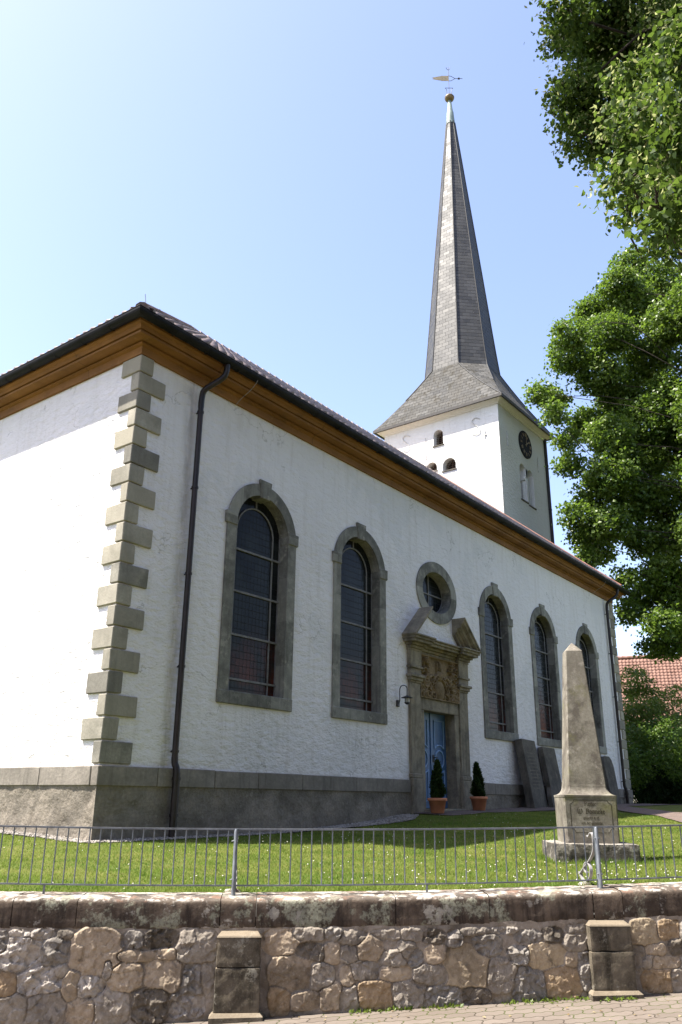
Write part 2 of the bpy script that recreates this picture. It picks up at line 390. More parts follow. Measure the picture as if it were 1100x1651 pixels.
ENGRAVE = plain('engraved_letter_shade', (0.05, 0.043, 0.03), 0.9, 0.1, 0, 0.2)
DIAL = plain('black_clock_dial', (0.016, 0.016, 0.016), 0.9, 0.1, 0, 0.3)
DIALG = plain('dull_gilt_numerals', (0.16, 0.12, 0.065), 0.7, 0.2, 0.0, 0.3)
BARK = stone('bark', (0.035, 0.028, 0.021), (0.085, 0.07, 0.053), 5, 0.95, 0.9, 14, 0.03)
SLATE_OLD = m_bricktiles('older_lichened_slate', ((0.060, 0.061, 0.060), (0.135, 0.133, 0.126), (0.085, 0.079, 0.066)), (1, 1, 1), (0.010, 0.010, 0.010), 0.40, 0.225, 0.006, 1.3, 0.75, 0.08, ((0.05, 0.046, 0.036), 2.4, .52), row_shade=.55)
SLATE = m_bricktiles('slate_roof', ((0.038, 0.039, 0.041), (0.088, 0.088, 0.088), (0.064, 0.063, 0.058)), (1, 1, 1), (0.010, 0.010, 0.011), 0.40, 0.225, 0.006, 1.3, 0.5, 0.22, row_shade=.75)
ROOFT = stone('clay_pantile', (0.26, 0.195, 0.175), (0.46, 0.37, 0.34), 2.2, 0.62, 0.4, 30, 0.006, [((0.07, 0.06, 0.055), 1.7, 0.5, 0.7, 0.7)], None, 0.4)
REDT = stone('red_house_tile', (0.19, 0.098, 0.070), (0.31, 0.175, 0.132), 1.8, 0.7, 0.4, 20, 0.006, [((0.13, 0.09, 0.075), 1.0, 0.5, 0.7, 0.6)], None, 0.3)
HOUSEW = m_plaster('house_plaster', (0.62, 0.58, 0.50), 0.5)

def m_glass(name):
    t = NT(name); v = t.coord()
    sx = t.node('ShaderNodeSeparateXYZ', {0: v})
    # leaded grid in the pane (x, z), uneven panes
    gx = t.math('ABSOLUTE', t.math('SUBTRACT', t.math('FRACT', t.math('DIVIDE', sx.outputs[0], 0.105)), 0.5))
    gz = t.math('ABSOLUTE', t.math('SUBTRACT', t.math('FRACT', t.math('DIVIDE', sx.outputs[2], 0.145)), 0.5))
    ld = t.math('MAXIMUM', t.math('GREATER_THAN', gx, 0.44), t.math('GREATER_THAN', gz, 0.455))
    cell = t.node('ShaderNodeTexWhiteNoise', {'Vector': t.node('ShaderNodeVectorMath', {0: v, 1: (0.105, 0.3, 0.145)}, operation='SNAP').outputs[0]})
    big = t.noise(v, 1.4, 3, 0.5)
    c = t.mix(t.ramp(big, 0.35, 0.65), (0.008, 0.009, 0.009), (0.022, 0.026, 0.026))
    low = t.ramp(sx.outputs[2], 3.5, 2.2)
    c = t.mix(t.math('MULTIPLY', low, t.ramp(t.noise(t.coord(loc=(4, 0, 1)), 1.5, 3), 0.36, 0.58, 0, 0.85)), c, (0.095, 0.026, 0.017))  # red roof reflection painted into the lower panes
    c = t.mix(t.math('MULTIPLY', cell.outputs[0], 0.5), c, (0.008, 0.009, 0.012))
    c = t.mix(t.math('MULTIPLY', ld, 0.8), c, (0.015, 0.015, 0.016))
    tilt = t.math('MULTIPLY', cell.outputs[0], t.math('ADD', gx, gz))
    nrm = t.bump(t.math('ADD', tilt, t.math('MULTIPLY', ld, 0.4)), 0.12, 0.012)
    nrm = t.bump(t.noise(v, 9, 2), 0.06, 0.02, nrm)
    return t.fin(c, t.math('ADD', 0.13, t.math('MULTIPLY', ld, 0.4)), nrm, 0.09)
GLASS = m_glass('leaded_glass_painted_reflection')
# ------------------------------------------------------------------ lie of the land
W0 = np.array([-3.148, -6.131]); WD = np.array([math.cos(math.radians(-48)), math.sin(math.radians(-48))]); WM = np.array([-WD[1], WD[0]])
def wu(u, off, z=0.0):
    p = W0 + WD * u + WM * off; return (p[0], p[1], z)
_ctl = [(*wu(u, .5)[:2], z) for u, z in ((-9, -.79), (-5, -.785), (-2, -.775), (1, -.765), (3.5, -.70), (6, -.60), (10, -.48), (16, -.36))] + [
    (0, 0, -.65), (1.9, -.1, -.64), (3.5, -.1, -.627), (6.35, -.1, -.53), (7.5, -.1, -.455), (8.5, -.1, -.35), (9.6, -.2, -.27), (10.6, -.3, -.26), (12.8, -.2, -.235), (16.9, -.1, -.138), (25, -.1, -.06),
    (0, .76, -.615), (0, 2.5, -.571), (0, 8, -.5), (-5, 3, -.6), (-8, -3, -.74), (-4, 12, -.48),
    (2.14, -6.59, -.74), (3, -7, -.735), (2.3, -3, -.69), (2.9, -5.4, -.72), (8.6, -6.4, -.50), (5.5, -3.2, -.60), (10.5, -2.2, -.33), (16, -3, -.24), (16, -8, -.33), (28, -3, -.08), (34, 0, -.1), (30, -12, -.15), (34, -25, -.2)]
_P = np.array([c[:2] for c in _ctl]); _Z = np.array([c[2] for c in _ctl])
def _tps(r): return np.where(r > 1e-9, r * r * np.log(np.maximum(r, 1e-9)), 0.0)
_n = len(_P); _K = _tps(np.linalg.norm(_P[:, None] - _P[None], axis=2)) + np.eye(_n) * 0.6
_A = np.zeros((_n + 3, _n + 3)); _A[:_n, :_n] = _K; _A[:_n, _n] = 1; _A[:_n, _n + 1:] = _P; _A[_n, :_n] = 1; _A[_n + 1:, :_n] = _P.T
_C = np.linalg.solve(_A, np.r_[_Z, 0, 0, 0])
def ground(x, y):
    x, y = np.broadcast_arrays(np.asarray(x, float), np.asarray(y, float)); sh = x.shape
    q = np.c_[x.ravel(), y.ravel()]; z = np.zeros(len(q))
    for i in range(0, len(q), 20000):
        s = q[i:i + 20000]; r = np.linalg.norm(s[:, None] - _P[None], axis=2)
        z[i:i + 20000] = _tps(r) @ _C[:_n] + _C[_n] + s @ _C[_n + 1:]
    far = sstep(16, 32, np.hypot(q[:, 0] - 8, q[:, 1] + 2))
    z = np.clip(z, -.9, .1) * (1 - far) + (-.1) * far
    return z.reshape(sh)
def gz(x, y): return float(ground(np.array([x]), np.array([y]))[0])
def pave_z(u): return -1.613 + .043 * np.clip(u, -12, 12)
def cop_z(u): return -.776 + .006 * np.clip(u, -8, 8) + .0045 * np.clip(u, -4, 5) ** 2

def m_lawn():
    t = NT('lawn_turf'); v = t.coord()
    c = t.mix(t.ramp(t.noise(v, 1.3, 6, 0.65), 0.3, 0.7), (0.085, 0.115, 0.018), (0.165, 0.16, 0.045))
    c = t.mix(t.ramp(t.noise(v, 45, 4, 0.7), 0.35, 0.7, 0, 0.6), c, (0.035, 0.055, 0.012))
    return t.fin(c, 0.95, t.bump(t.noise(v, 60, 5, 0.7), 0.8, 0.03), 0.1)
LAWN = m_lawn()
PATHM = m_bricktiles('path_pavers', ((0.14, 0.10, 0.085), (0.20, 0.15, 0.125), (0.12, 0.098, 0.083)), (1, 1, 1), (0.07, 0.06, 0.05), 0.2, 0.1, 0.008, 0.5, 0.85, 0.2)
GRAVEL = stone('gravel', (0.16, 0.145, 0.125), (0.36, 0.33, 0.29), 9, 0.95, 1.0, 40, 0.03, [((0.06, 0.05, 0.04), 14, 0.5, 0.6, 0.8)])

def m_pavers():
    t = NT('wavy_block_pavers'); v = t.coord('UV')
    sx = t.node('ShaderNodeSeparateXYZ', {0: v})
    du = t.math('MULTIPLY', t.math('SINE', t.math('MULTIPLY', sx.outputs[1], 2 * PI / 0.115)), 0.012)
    dv = t.math('MULTIPLY', t.math('SINE', t.math('MULTIPLY', sx.outputs[0], 2 * PI / 0.115)), 0.010)
    v2 = t.node('ShaderNodeVectorMath', {0: v, 1: t.node('ShaderNodeCombineXYZ', {0: du, 1: dv, 2: 0.0}).outputs[0]}, operation='ADD').outputs[0]
    br = t.node('ShaderNodeTexBrick', {'Vector': v2, 'Color1': (0, 0, 0), 'Color2': (1, 1, 1), 'Mortar': (0.5, 0.5, 0.5), 'Scale': 1.0, 'Mortar Size': 0.0055, 'Mortar Smooth': 0.4, 'Bias': 0.0, 'Brick Width': 0.23, 'Row Height': 0.115})
    mor = br.outputs['Fac']
    c = t.mix(br.outputs['Color'], (0.128, 0.108, 0.090), (0.172, 0.146, 0.124))
    c = t.mix(t.ramp(t.noise(t.coord(), 2.5, 7, 0.65), 0.4, 0.7, 0, 0.55), c, (0.118, 0.096, 0.078))
    c = t.mix(t.ramp(t.noise(t.coord(), 70, 4, 0.6), 0.35, 0.7, 0, 0.35), c, (0.16, 0.13, 0.11))
    c = t.mix(mor, c, t.mix(t.ramp(t.noise(t.coord(), 2.0, 5), 0.42, 0.6), (0.055, 0.045, 0.035), (0.06, 0.075, 0.02)))
    nrm = t.bump(t.math('SUBTRACT', t.math('MULTIPLY', br.outputs['Color'], 0.15), mor), 0.8, 0.008)
    nrm = t.bump(t.noise(t.coord(), 120, 3), 0.3, 0.003, nrm)
    return t.fin(c, 0.9, nrm, 0.2)
PAVE = m_pavers()

def axis_pts(lo, near_lo, near_hi, hi, step, nfar):
    a = near_lo - np.geomspace(step, near_lo - lo, nfar)[::-1] if lo < near_lo else np.array([])
    b = near_hi + np.geomspace(step, hi - near_hi, nfar)
    return np.r_[a, np.arange(near_lo, near_hi + 1e-6, step), b]
# the lawn runs on as one sheet to the horizon
us = axis_pts(-1800, -14, 20, 1800, 0.25, 26); os_ = axis_pts(.36, .36, 24, 2500, 0.25, 26)
UU, OO = np.meshgrid(us, os_, indexing='ij')
X = W0[0] + WD[0] * UU + WM[0] * OO; Y = W0[1] + WD[1] * UU + WM[1] * OO
Z = ground(X, Y) + 0.012 * vn(X * 1.7, Y * 1.7, 0, 3) * (np.hypot(X - 5, Y) < 40)
lawn = link('lawn', amesh('lawn', np.stack([X, Y, Z], -1).reshape(-1, 3), gridf(len(us), len(os_)), smooth=True), LAWN); tag(lawn, kind='structure')
us = axis_pts(-1800, -8, 12, 1800, 0.5, 14); os_ = np.r_[-1500, -300, -60, np.arange(-14, .3, .5), .3]
UU, OO = np.meshgrid(us, os_, indexing='ij')
V = np.stack([W0[0] + WD[0] * UU + WM[0] * OO, W0[1] + WD[1] * UU + WM[1] * OO, pave_z(UU) - .015 * np.clip(-OO, 0, 4) / 4], -1).reshape(-1, 3)
pv = link('pavement', amesh('pavement', V, gridf(len(us), len(os_)), uv=np.c_[UU.ravel(), OO.ravel()]), PAVE); tag(pv, kind='structure')

def strip(name, left, right, mat, dz, n=60, kind='structure'):
    """a ground-hugging ribbon between two polylines of equal length"""
    L = np.array(left, float); R = np.array(right, float)
    t = np.linspace(0, len(L) - 1, n); k = np.arange(len(L))
    a = np.c_[np.interp(t, k, L[:, 0]), np.interp(t, k, L[:, 1])]; b = np.c_[np.interp(t, k, R[:, 0]), np.interp(t, k, R[:, 1])]
    s = np.linspace(0, 1, 7)
    P = a[:, None, :] * (1 - s[None, :, None]) + b[:, None, :] * s[None, :, None]
    Zp = ground(P[..., 0], P[..., 1]) + dz + 0.012 * vn(P[..., 0] * 1.7, P[..., 1] * 1.7, 0, 3)
    Vv = np.concatenate([P, Zp[..., None]], -1).reshape(-1, 3)
    o = link(name, amesh(name, Vv, gridf(n, 7), uv=Vv[:, :2]), mat); tag(o, kind=kind); return o
strip('path', [(9.0, -.1), (16, -.1), (26, -.1), (46, 1.5)], [(9.1, -1.15), (16, -1.6), (26, -1.7), (46, -.6)], PATHM, .02, 120)
strip('footpath', [(17.5, -1.5), (13.5, -4.4), (9.5, -6.5), (5, -9.6), (4, -11)], [(19.5, -1.5), (15, -5.2), (10.9, -7.5), (6.5, -10.6), (5.4, -12.1)], PATHM, .024, 90)
strip('gravel_strip', [(-.42, 12), (-.40, 6), (-.38, 2), (-.36, -.30), (3, -.22), (5.5, -.40), (7, -.75), (8.0, -.8), (8.75, -.45)], [(.02, 12), (.02, 6), (.02, 2), (.02, .02), (3, .02), (5.5, .02), (7, .02), (8.0, .02), (8.75, .02)], GRAVEL, .016, 150)

# ------------------------------------------------------------------ the church
L, WDT, ZW = 24.95, 16.0, 7.86
church = empty('church', (0, 0, 0), 'long white roughcast village church with stone quoins, arched windows and slated spire', 'church')
EAVE_O, EAVE_Z, TANR = .50, 8.42, .820
WX = (3.52, 7.02, 14.14, 17.68, 21.62)      # window axes
PX = 10.56                                  # portal axis
ZS, RO, RI = 5.25, 1.06, .80                # springing, outer and inner radius

def arch(c, r, z0, zs, n=24):
    return [(c - r, z0), (c + r, z0)] + [(c + r * math.cos(a), zs + r * math.sin(a)) for a in np.linspace(0, PI, n + 1)]
OVC = (10.62, 5.39)
def oval(a, b, n=48): return [(OVC[0] + a * math.cos(t), OVC[1] + b * math.sin(t)) for t in np.linspace(0, 2 * PI, n, endpoint=False)]

mb = MB()
holes = [arch(c, .93, 1.8, ZS) for c in WX] + [oval(.91, .71), [(PX - 1.2, -.9), (PX + 1.2, -.9), (PX + 1.2, 3.3), (PX - 1.2, 3.3)]]
mb.sheet([(0, -1), (L, -1), (L, 8.3), (0, 8.3)], holes, lambda x, z: (x, 0, z))
mb.add([(0, 0, -1), (0, WDT, -1), (0, WDT, 8.3), (0, 0, 8.3)], [(0, 3, 2, 1)])
mb.add([(0, WDT, -1), (L, WDT, -1), (L, WDT, 8.3), (0, WDT, 8.3)], [(0, 3, 2, 1)])
mb.add([(L, 0, -1), (L, WDT, -1), (L, WDT, 8.3), (L, WDT / 2, 8.3 + TANR * 8.4), (L, 0, 8.3)], [(0, 1, 2, 3, 4)])
mb.build('wall', PLASTER, church)

rng = np.random.default_rng(11)
mb = MB()   # smooth upper band of the plinth, block by block
def band(a, b, put):
    p = a
    while p < b - .05:
        q = min(b, p + rng.uniform(1.1, 2.1))
        if b - q < .5: q = b
        put(p + .004, q - .004); p = q
band(-.075, PX - 1.53, lambda p, q: mb.cbox(p, q, -.075, .1, .165, .47 + rng.uniform(-.004, .004), .012, rng=rng, jit=.003))
mb.build('plinth_band', PLINTH, church); mb = MB()
band(PX + 1.53, L + .07, lambda p, q: mb.cbox(p, q, -.075, .1, .165, .47 + rng.uniform(-.004, .004), .012, rng=rng, jit=.003))
band(.105, WDT, lambda p, q: mb.cbox(-.075, .1, p, q, .165, .47 + rng.uniform(-.004, .004), .012, rng=rng, jit=.003))
mb.build('plinth_band', PLINTH, church); mb = MB(); mb.cbox(L - .1, L + .07, .105, WDT, .165, .47, .012)
mb.build('plinth_band', PLINTH, church)
def rubble(P0, P1, nrm, z0, z1, seed):
    n = int(math.dist(P0, P1) / .05) + 2; m = int((z1 - z0) / .05) + 2
    s = np.linspace(0, 1, n); z = np.linspace(z0, z1, m)
    S, ZZ = np.meshgrid(s, z, indexing='ij'); d = S * math.dist(P0, P1)
    h = .045 + .022 * fbm(d * 3.2, ZZ * 4.5, 0, seed) + .012 * fbm(d * 11, ZZ * 13, 0, seed + 5)
    h = np.where(ZZ > z1 - .03, .05, h)
    h[0, :] = .06; h[-1, :] = .06
    Xx = P0[0] + (P1[0] - P0[0]) * S + nrm[0] * h; Yy = P0[1] + (P1[1] - P0[1]) * S + nrm[1] * h
    return np.stack([Xx, Yy, ZZ], -1).reshape(-1, 3), gridf(n, m)
parts = [rubble((-.06, 0), (PX - 1.5, 0), (0, -1), -1, .168, 2), rubble((PX + 1.5, 0), (L + .06, 0), (0, -1), -1, .168, 3), rubble((0, WDT), (0, -.06), (-1, 0), -1, .168, 4)]
Vs, Fs, o = [], [], 0
for v_, f_ in parts: Vs.append(v_); Fs.append(f_ + o); o += len(v_)
link('plinth_rubble', amesh('plinth_rubble', np.concatenate(Vs), np.concatenate(Fs), smooth=True), RUBBLE, church)

zq = np.linspace(.49, ZW - .02, 21)
for k in range(20):      # alternating corner stones
    lx, ly = (.60, .17) if k % 2 == 0 else (.28, .50)
    lx += rng.uniform(-.03, .03); ly += rng.uniform(-.02, .03)
    mb = MB(); mb.cbox(-.045, lx, -.045, ly, zq[k] + .012, zq[k + 1] - .012, .013, rng=rng, jit=.006)
    mb.build('quoin', QUOIN, church)
for k in range(20):
    lx = (.62 if k % 2 == 0 else .30) + rng.uniform(-.03, .03)
    mb = MB(); mb.cbox(L - lx, L + .045, -.045, .4, zq[k] + .012, zq[k + 1] - .012, .013, rng=rng, jit=.006)
    mb.build('quoin', QUOIN, church)

def around(o, z):    # rectangle grown by o
    return [(-o, -o, z), (L + o, -o, z), (L + o, WDT + o, z), (-o, WDT + o, z)]
prof = [(.0, 7.83), (.055, 7.83), (.065, 7.98), (.12, 8.0), (.125, 8.03), (.105, 8.035), (.105, 8.06), (.16, 8.05), (.33, 8.06), (.335, 8.10), (.31, 8.105), (.31, 8.13), (.36, 8.125), (.385, 8.19), (.435, 8.215), (.445, 8.215), (.445, 8.36), (.0, 8.40)]
mb = MB(); mb.sweep([list(r) for r in zip(*[around(o, z) for o, z in prof])], True, True)
mb.build('cornice', WOODB, church)
mb = MB(); gr = .106
gp = [(.525 + gr * math.cos(a), 8.335 + gr * math.sin(a)) for a in np.linspace(PI, 2 * PI, 11)] + [(.515 + gr * .88 * math.cos(a), 8.337 + gr * .88 * math.sin(a)) for a in np.linspace(2 * PI, PI, 11)]
mb.sweep([list(r) for r in zip(*[around(o, z) for o, z in gp])], True, True, smooth=False)
for x in np.arange(.3, L, .85):
    mb.tube([(x, -.515 + gr * 1.06 * math.cos(a), 8.335 + gr * 1.06 * math.sin(a)) for a in np.linspace(PI, 2 * PI, 9)], .008, 5)
for y in np.arange(.3, WDT, .85):
    mb.tube([(-.515 - gr * 1.06 * math.cos(a), y, 8.335 + gr * 1.06 * math.sin(a)) for a in np.linspace(PI, 2 * PI, 9)], .008, 5)
mb.tube(around(.515 + gr, 8.36) + [around(.515 + gr, 8.36)[0]], .011, 6)
mb.build('gutter', GUTTER, church)

def bez(P, n=10):
    out = []
    P = [Vector(p) for p in P]
    for i in range(1, len(P) - 1):
        a = (P[i - 1] + P[i]) / 2 if i > 1 else P[0]; b = P[i]; c = (P[i] + P[i + 1]) / 2 if i < len(P) - 2 else P[-1]
        for t in np.linspace(0, 1, n, endpoint=(i == len(P) - 2)): out.append(a * (1 - t) ** 2 + b * 2 * t * (1 - t) + c * t * t)
    return out
for (xt, xb, zb) in ((1.72, 1.46, -.7), (L - .62, L - .92, -.2)):
    mb = MB()
    mb.tube(bez([(xt, -.515, 8.30), (xt, -.515, 8.08), (xt - .04, -.44, 7.93), (xb, -.19, 7.70), (xb, -.11, 7.58), (xb, -.11, 7.3)]), .060, 12)
    mb.tube([(xb, -.11, 7.35), (xb, -.11, .62)], .056, 12)
    mb.tube(bez([(xb, -.11, .66), (xb, -.11, .55), (xb + .02, -.16, .47), (xb + .02, -.165, .36)]), .06, 12)
    mb.tube([(xb + .02, -.165, .40), (xb + .02, -.165, zb)], .066, 12)
    for z in (7.2, 5.6, 3.9, 2.2, .75): mb.tube([(xb, -.11, z - .02), (xb, -.11, z + .02)], .068, 12); mb.box(xb - .012, xb + .012, -.06, .01, z - .012, z + .012)
    for z in (.30, -.28): mb.tube([(xb + .02, -.165, z - .025), (xb + .02, -.165, z + .025)], .078, 12)
    o = mb.build('downpipe', PIPE, church)
    if xt < 5: o['label'] = 'near downpipe, dark brown, bent under the eaves'

# pantiled roof: real courses of S-shaped tiles
def pantiles(name, org, ux, uy, nrow, ranges, tw, th, mat, parent, wave=.042, step=.045):
    org = np.array(org, float); ux = np.array(ux, float); uy = np.array(uy, float); nn = np.cross(ux, uy)
    if nn[2] < 0: nn = -nn
    Vs, Fs, o = [], [], 0
    prof_s = np.array([0, .18, .36, .52, .68, .84]); prof_h = np.array([1.0, .55, -.25, -.45, -.2, .55])
    r2 = np.random.default_rng(len(name) + nrow)
    for r in range(nrow):
        c0, c1 = ranges(r * th, (r + .5) * th)
        k0, k1 = int(math.ceil(c0 / tw)), int(math.floor(c1 / tw))
        if k1 <= k0: continue
        k = np.arange(k0, k1)
        s = (k[:, None] + prof_s[None]).ravel() * tw; s = np.r_[s, k1 * tw]; h = np.r_[np.tile(prof_h, len(k)), 1.0] * wave
        jit = np.r_[np.repeat(r2.uniform(-.006, .006, len(k)), 6), 0]; jt = np.r_[np.repeat(r2.uniform(-.012, .012, len(k)), 6), 0]
        rows = []
        for (t, dh) in ((r * th + .004, -.02), (r * th, step), ((r + 1) * th + .05, 0.0)):
            rows.append(org + s[:, None] * ux + (t + jt)[:, None] * uy + (h + dh + jit)[:, None] * nn)
        A = np.stack(rows, 1).reshape(-1, 3); Vs.append(A); Fs.append(gridf(len(s), 3) + o); o += len(A)
    return link(name, amesh(name, np.concatenate(Vs), np.concatenate(Fs), smooth=False), mat, parent)
cs = 1 / math.hypot(1, TANR); sn = TANR * cs
H2 = WDT / 2 + EAVE_O
nr = int(H2 / cs / .33)
hip = lambda t: t * cs
pantiles('roof', (-EAVE_O, -EAVE_O, EAVE_Z), (1, 0, 0), (0, cs, sn), nr, lambda t0, t1: (hip(t1), L + EAVE_O), .235, .33, ROOFT, church)
tr2 = pantiles('hipped_roof_end', (-EAVE_O, -EAVE_O, EAVE_Z), (0, 1, 0), (cs, 0, sn), nr, lambda t0, t1: (hip(t1), WDT + 2 * EAVE_O - hip(t1)), .235, .33, ROOFT, church)
mb = MB()  # boarded roof body just below the tiles, and the far slope
zr = EAVE_Z + TANR * H2
a, b, c, d = (-EAVE_O, -EAVE_O, EAVE_Z), (L + .05, -EAVE_O, EAVE_Z), (L + .05, WDT / 2, zr), (-EAVE_O + H2, WDT / 2, zr)
e, f = (-EAVE_O, WDT + EAVE_O, EAVE_Z), (L + .05, WDT + EAVE_O, EAVE_Z)
lo = lambda p: (p[0], p[1], p[2] - .045)
mb.add([lo(a), lo(b), lo(c), lo(d), lo(e), lo(f)], [(0, 1, 2, 3), (0, 3, 4), (4, 3, 2, 5)])
mb.build('roof_deck', ROOFT, church)
mb = MB()   # half-round caps along hip and ridge
def caps(P, Q, r=.13, ln=.36):
    P, Q = Vector(P), Vector(Q); n = int((Q - P).length / ln)
    for i in range(n):
        p0 = P.lerp(Q, i / n); p1 = P.lerp(Q, (i + 1.12) / n)
        mb.tube([p0 + Vector((0, 0, -.03)), p1 + Vector((0, 0, -.055))], [r * 1.06, r * .92], 10, True)
caps((-.42, -.42, EAVE_Z + .06), (-EAVE_O + H2, WDT / 2, zr + .02)); caps((-.42, WDT + .42, EAVE_Z + .06), (-EAVE_O + H2, WDT / 2, zr + .02)); caps((-EAVE_O + H2, WDT / 2, zr + .02), (L, WDT / 2, zr + .02))
mb.build('ridge_tile', ROOFT, church)
mb = MB(); mb.tube([(L - .02, -EAVE_O, EAVE_Z + .10), (L - .02, WDT / 2, zr + .10)], .05, 6)
mb.build('verge_flashing', plain('red_brown_flashing', (0.20, 0.09, 0.065), .6), church)
mb = MB()
mb.tube([(-.30, -.36, EAVE_Z + .2), (-.34, -.36, EAVE_Z + .42)], .006, 5); mb.build('lightning_rod', BAREMETAL, church)
for x in (2.55, L - 2.1):
    mb = MB()
    mb.tube(bez([(x, -.60, 8.42), (x + .02, -.62, 8.30), (x - .02, -.45, 8.06), (x - .05, -.12, 7.90), (x - .05, -.02, 7.8)]), .006, 5); mb.build('lightning_conductor', BAREMETAL, church)

# arched windows
def extr_ring(mb, outer, inner, y0, y1o, y1i):
    n = len(outer)
    A = [(p[0], y0, p[1]) for p in outer]; B = [(p[0], y0, p[1]) for p in inner]
    C = [(p[0], y1o, p[1]) for p in outer]; D = [(p[0], y1i, p[1]) for p in inner]
    for i in range(n):
        j = (i + 1) % n
        mb.add([A[i], A[j], B[j], B[i]], [(0, 1, 2, 3)]); mb.add([A[i], A[j], C[j], C[i]], [(3, 2, 1, 0)]); mb.add([B[i], B[j], D[j], D[i]], [(0, 1, 2, 3)])
def make_window(c):
    n = 24; mb = MB()
    outer = arch(c, RO, 1.92, ZS, n); inner = arch(c, RI, 1.93, ZS, n)
    extr_ring(mb, outer, inner, -.035, .03, .36)
    for (dx, zz) in ((-.93, 2.9), (.93, 2.75), (-.93, 4.1), (.93, 3.95)):
        mb.box(c + dx - .135, c + dx + .135, -.0362, -.03, zz, zz + .012)
    w = mb.build('window', SAND, church)
    mb = MB(); mb.cbox(c - RO - .01, c + RO + .01, -.05, .36, 1.68, 1.925, .012, rng=rng, jit=.004); mb.build('sill', SAND, w)
    for s in (-1, 1):
        mb = MB(); x0, x1 = sorted((c + s * (RI - .012), c + s * (RO + .055))); mb.cbox(x0, x1, -.062, .30, 5.20, 5.455, .014, rng=rng, jit=.004); mb.build('impost', SAND, w)
    mb = MB(); P = []
    for (hw, z) in ((.135, 5.99), (.185, 6.40)):
        for s in (-1, 1):
            for (y, i) in ((-.065, .014), (.28, 0)): P += [(c + s * (hw - i), y, z - (i if z > 6.2 else -i)), (c + s * hw, y + i, z)]
    mb.hull(P); mb.build('keystone', SAND, w)
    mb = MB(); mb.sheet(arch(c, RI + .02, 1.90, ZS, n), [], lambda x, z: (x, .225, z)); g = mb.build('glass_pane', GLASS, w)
    mb = MB()
    bar = lambda x0, x1, z0, z1, y=.20: mb.box(x0, x1, y, .222, z0, z1)
    for z in (4.82, 3.94, 3.06, 2.19): bar(c - RI, c + RI, z - .02, z + .02, .185)
    for s in (-1, 1): bar(c + s * .56 - .017, c + s * .56 + .017, 1.93, ZS)
    for s in (-1, 1): bar(c + s * (RI - .012) - .014, c + s * (RI - .012) + .014, 1.93, ZS + .1, .204)
    mb.tube([(c + .56 * math.cos(t), .205, ZS + .56 * math.sin(t)) for t in np.linspace(0, PI, 20)], .019, 6)
    bar(c - .017, c + .017, ZS + .56, ZS + RI)
    mb.build('glazing_bar', LEADBAR, w)
    return w
w0 = make_window(WX[0])
for x in WX[1:]: copy_tree(w0, church, (x - WX[0], 0, 0))
mb = MB(); extr_ring(mb, oval(1.06, .86), oval(.765, .57), -.035, .03, .42)
rw = mb.build('oval_window', SAND, church)
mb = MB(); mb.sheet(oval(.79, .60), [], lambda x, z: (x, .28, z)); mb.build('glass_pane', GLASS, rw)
mb = MB(); mb.tube([(OVC[0] + .74 * math.cos(t), .262, OVC[1] + .55 * math.sin(t)) for t in np.linspace(0, 2 * PI, 40)], .018, 6)
mb.box(OVC[0] - .016, OVC[0] + .016, .25, .278, OVC[1] - .57, OVC[1] + .57); mb.box(OVC[0] - .76, OVC[0] + .76, .248, .278, OVC[1] - .016, OVC[1] + .016)
mb.build('glazing_bar', LEADBAR, rw)

# portal
mb = MB()
zg = -.55
for s in (-1, 1):
    j0, j1 = sorted((PX + s * .78, PX + s * 1.24)); mb.cbox(j0, j1, -.035, .45, zg, 2.17, .012)
mb.cbox(PX - 1.24, PX + 1.24, -.038, .45, 2.17, 2.47, .012)
mb.box(PX - 1.24, PX + 1.24, -.005, .25, 2.47, 3.58)
mb.cbox(PX - 1.0, PX + 1.0, -.35, .45, zg, gz(PX, -.3) + .06, .015)   # doorstep
portal = mb.build('portal', PORTAL, church)
for s in (-1, 1):
    mb = MB(); cx = PX + s * 1.235
    mb.cbox(cx - .26, cx + .26, -.115, .1, zg, .50, .014, rng=rng, jit=.003)
    mb.cbox(cx - .255, cx + .255, -.10, .1, .50, .62, .02)
    mb.cbox(cx - .235, cx + .235, -.075, .1, .62, 2.80, .010, rng=rng, jit=.003)
    for (o_, z0, z1) in ((.02, 2.80, 2.85), (.06, 2.85, 2.93), (.11, 2.93, 3.0), (.03, 3.0, 3.16), (.07, 3.16, 3.22), (.035, 3.22, 3.62)):
        mb.cbox(cx - .235 - o_ * .8, cx + .235 + o_ * .8, -.075 - o_, .1, z0, z1, .010)
    mb.build('pilaster', PORTAL, portal)
mb = MB()
steps = [(.06, 3.60, 3.66), (.10, 3.66, 3.73), (.17, 3.73, 3.79), (.30, 3.79, 3.86), (.345, 3.86, 3.925), (.385, 3.925, 3.965)]
for (o_, z0, z1) in steps:
    mb.cbox(PX - 1.0, PX + 1.0, -o_ + .05, .1, z0 + .001, z1, .008)
    for s in (-1, 1):
        cx = PX + s * 1.235; mb.cbox(cx - .25 - o_ * .62, cx + .25 + o_ * .62, -.06 - o_, .1, z0 - .001, z1 + .002, .008)
mb.build('cornice', PORTAL, portal)
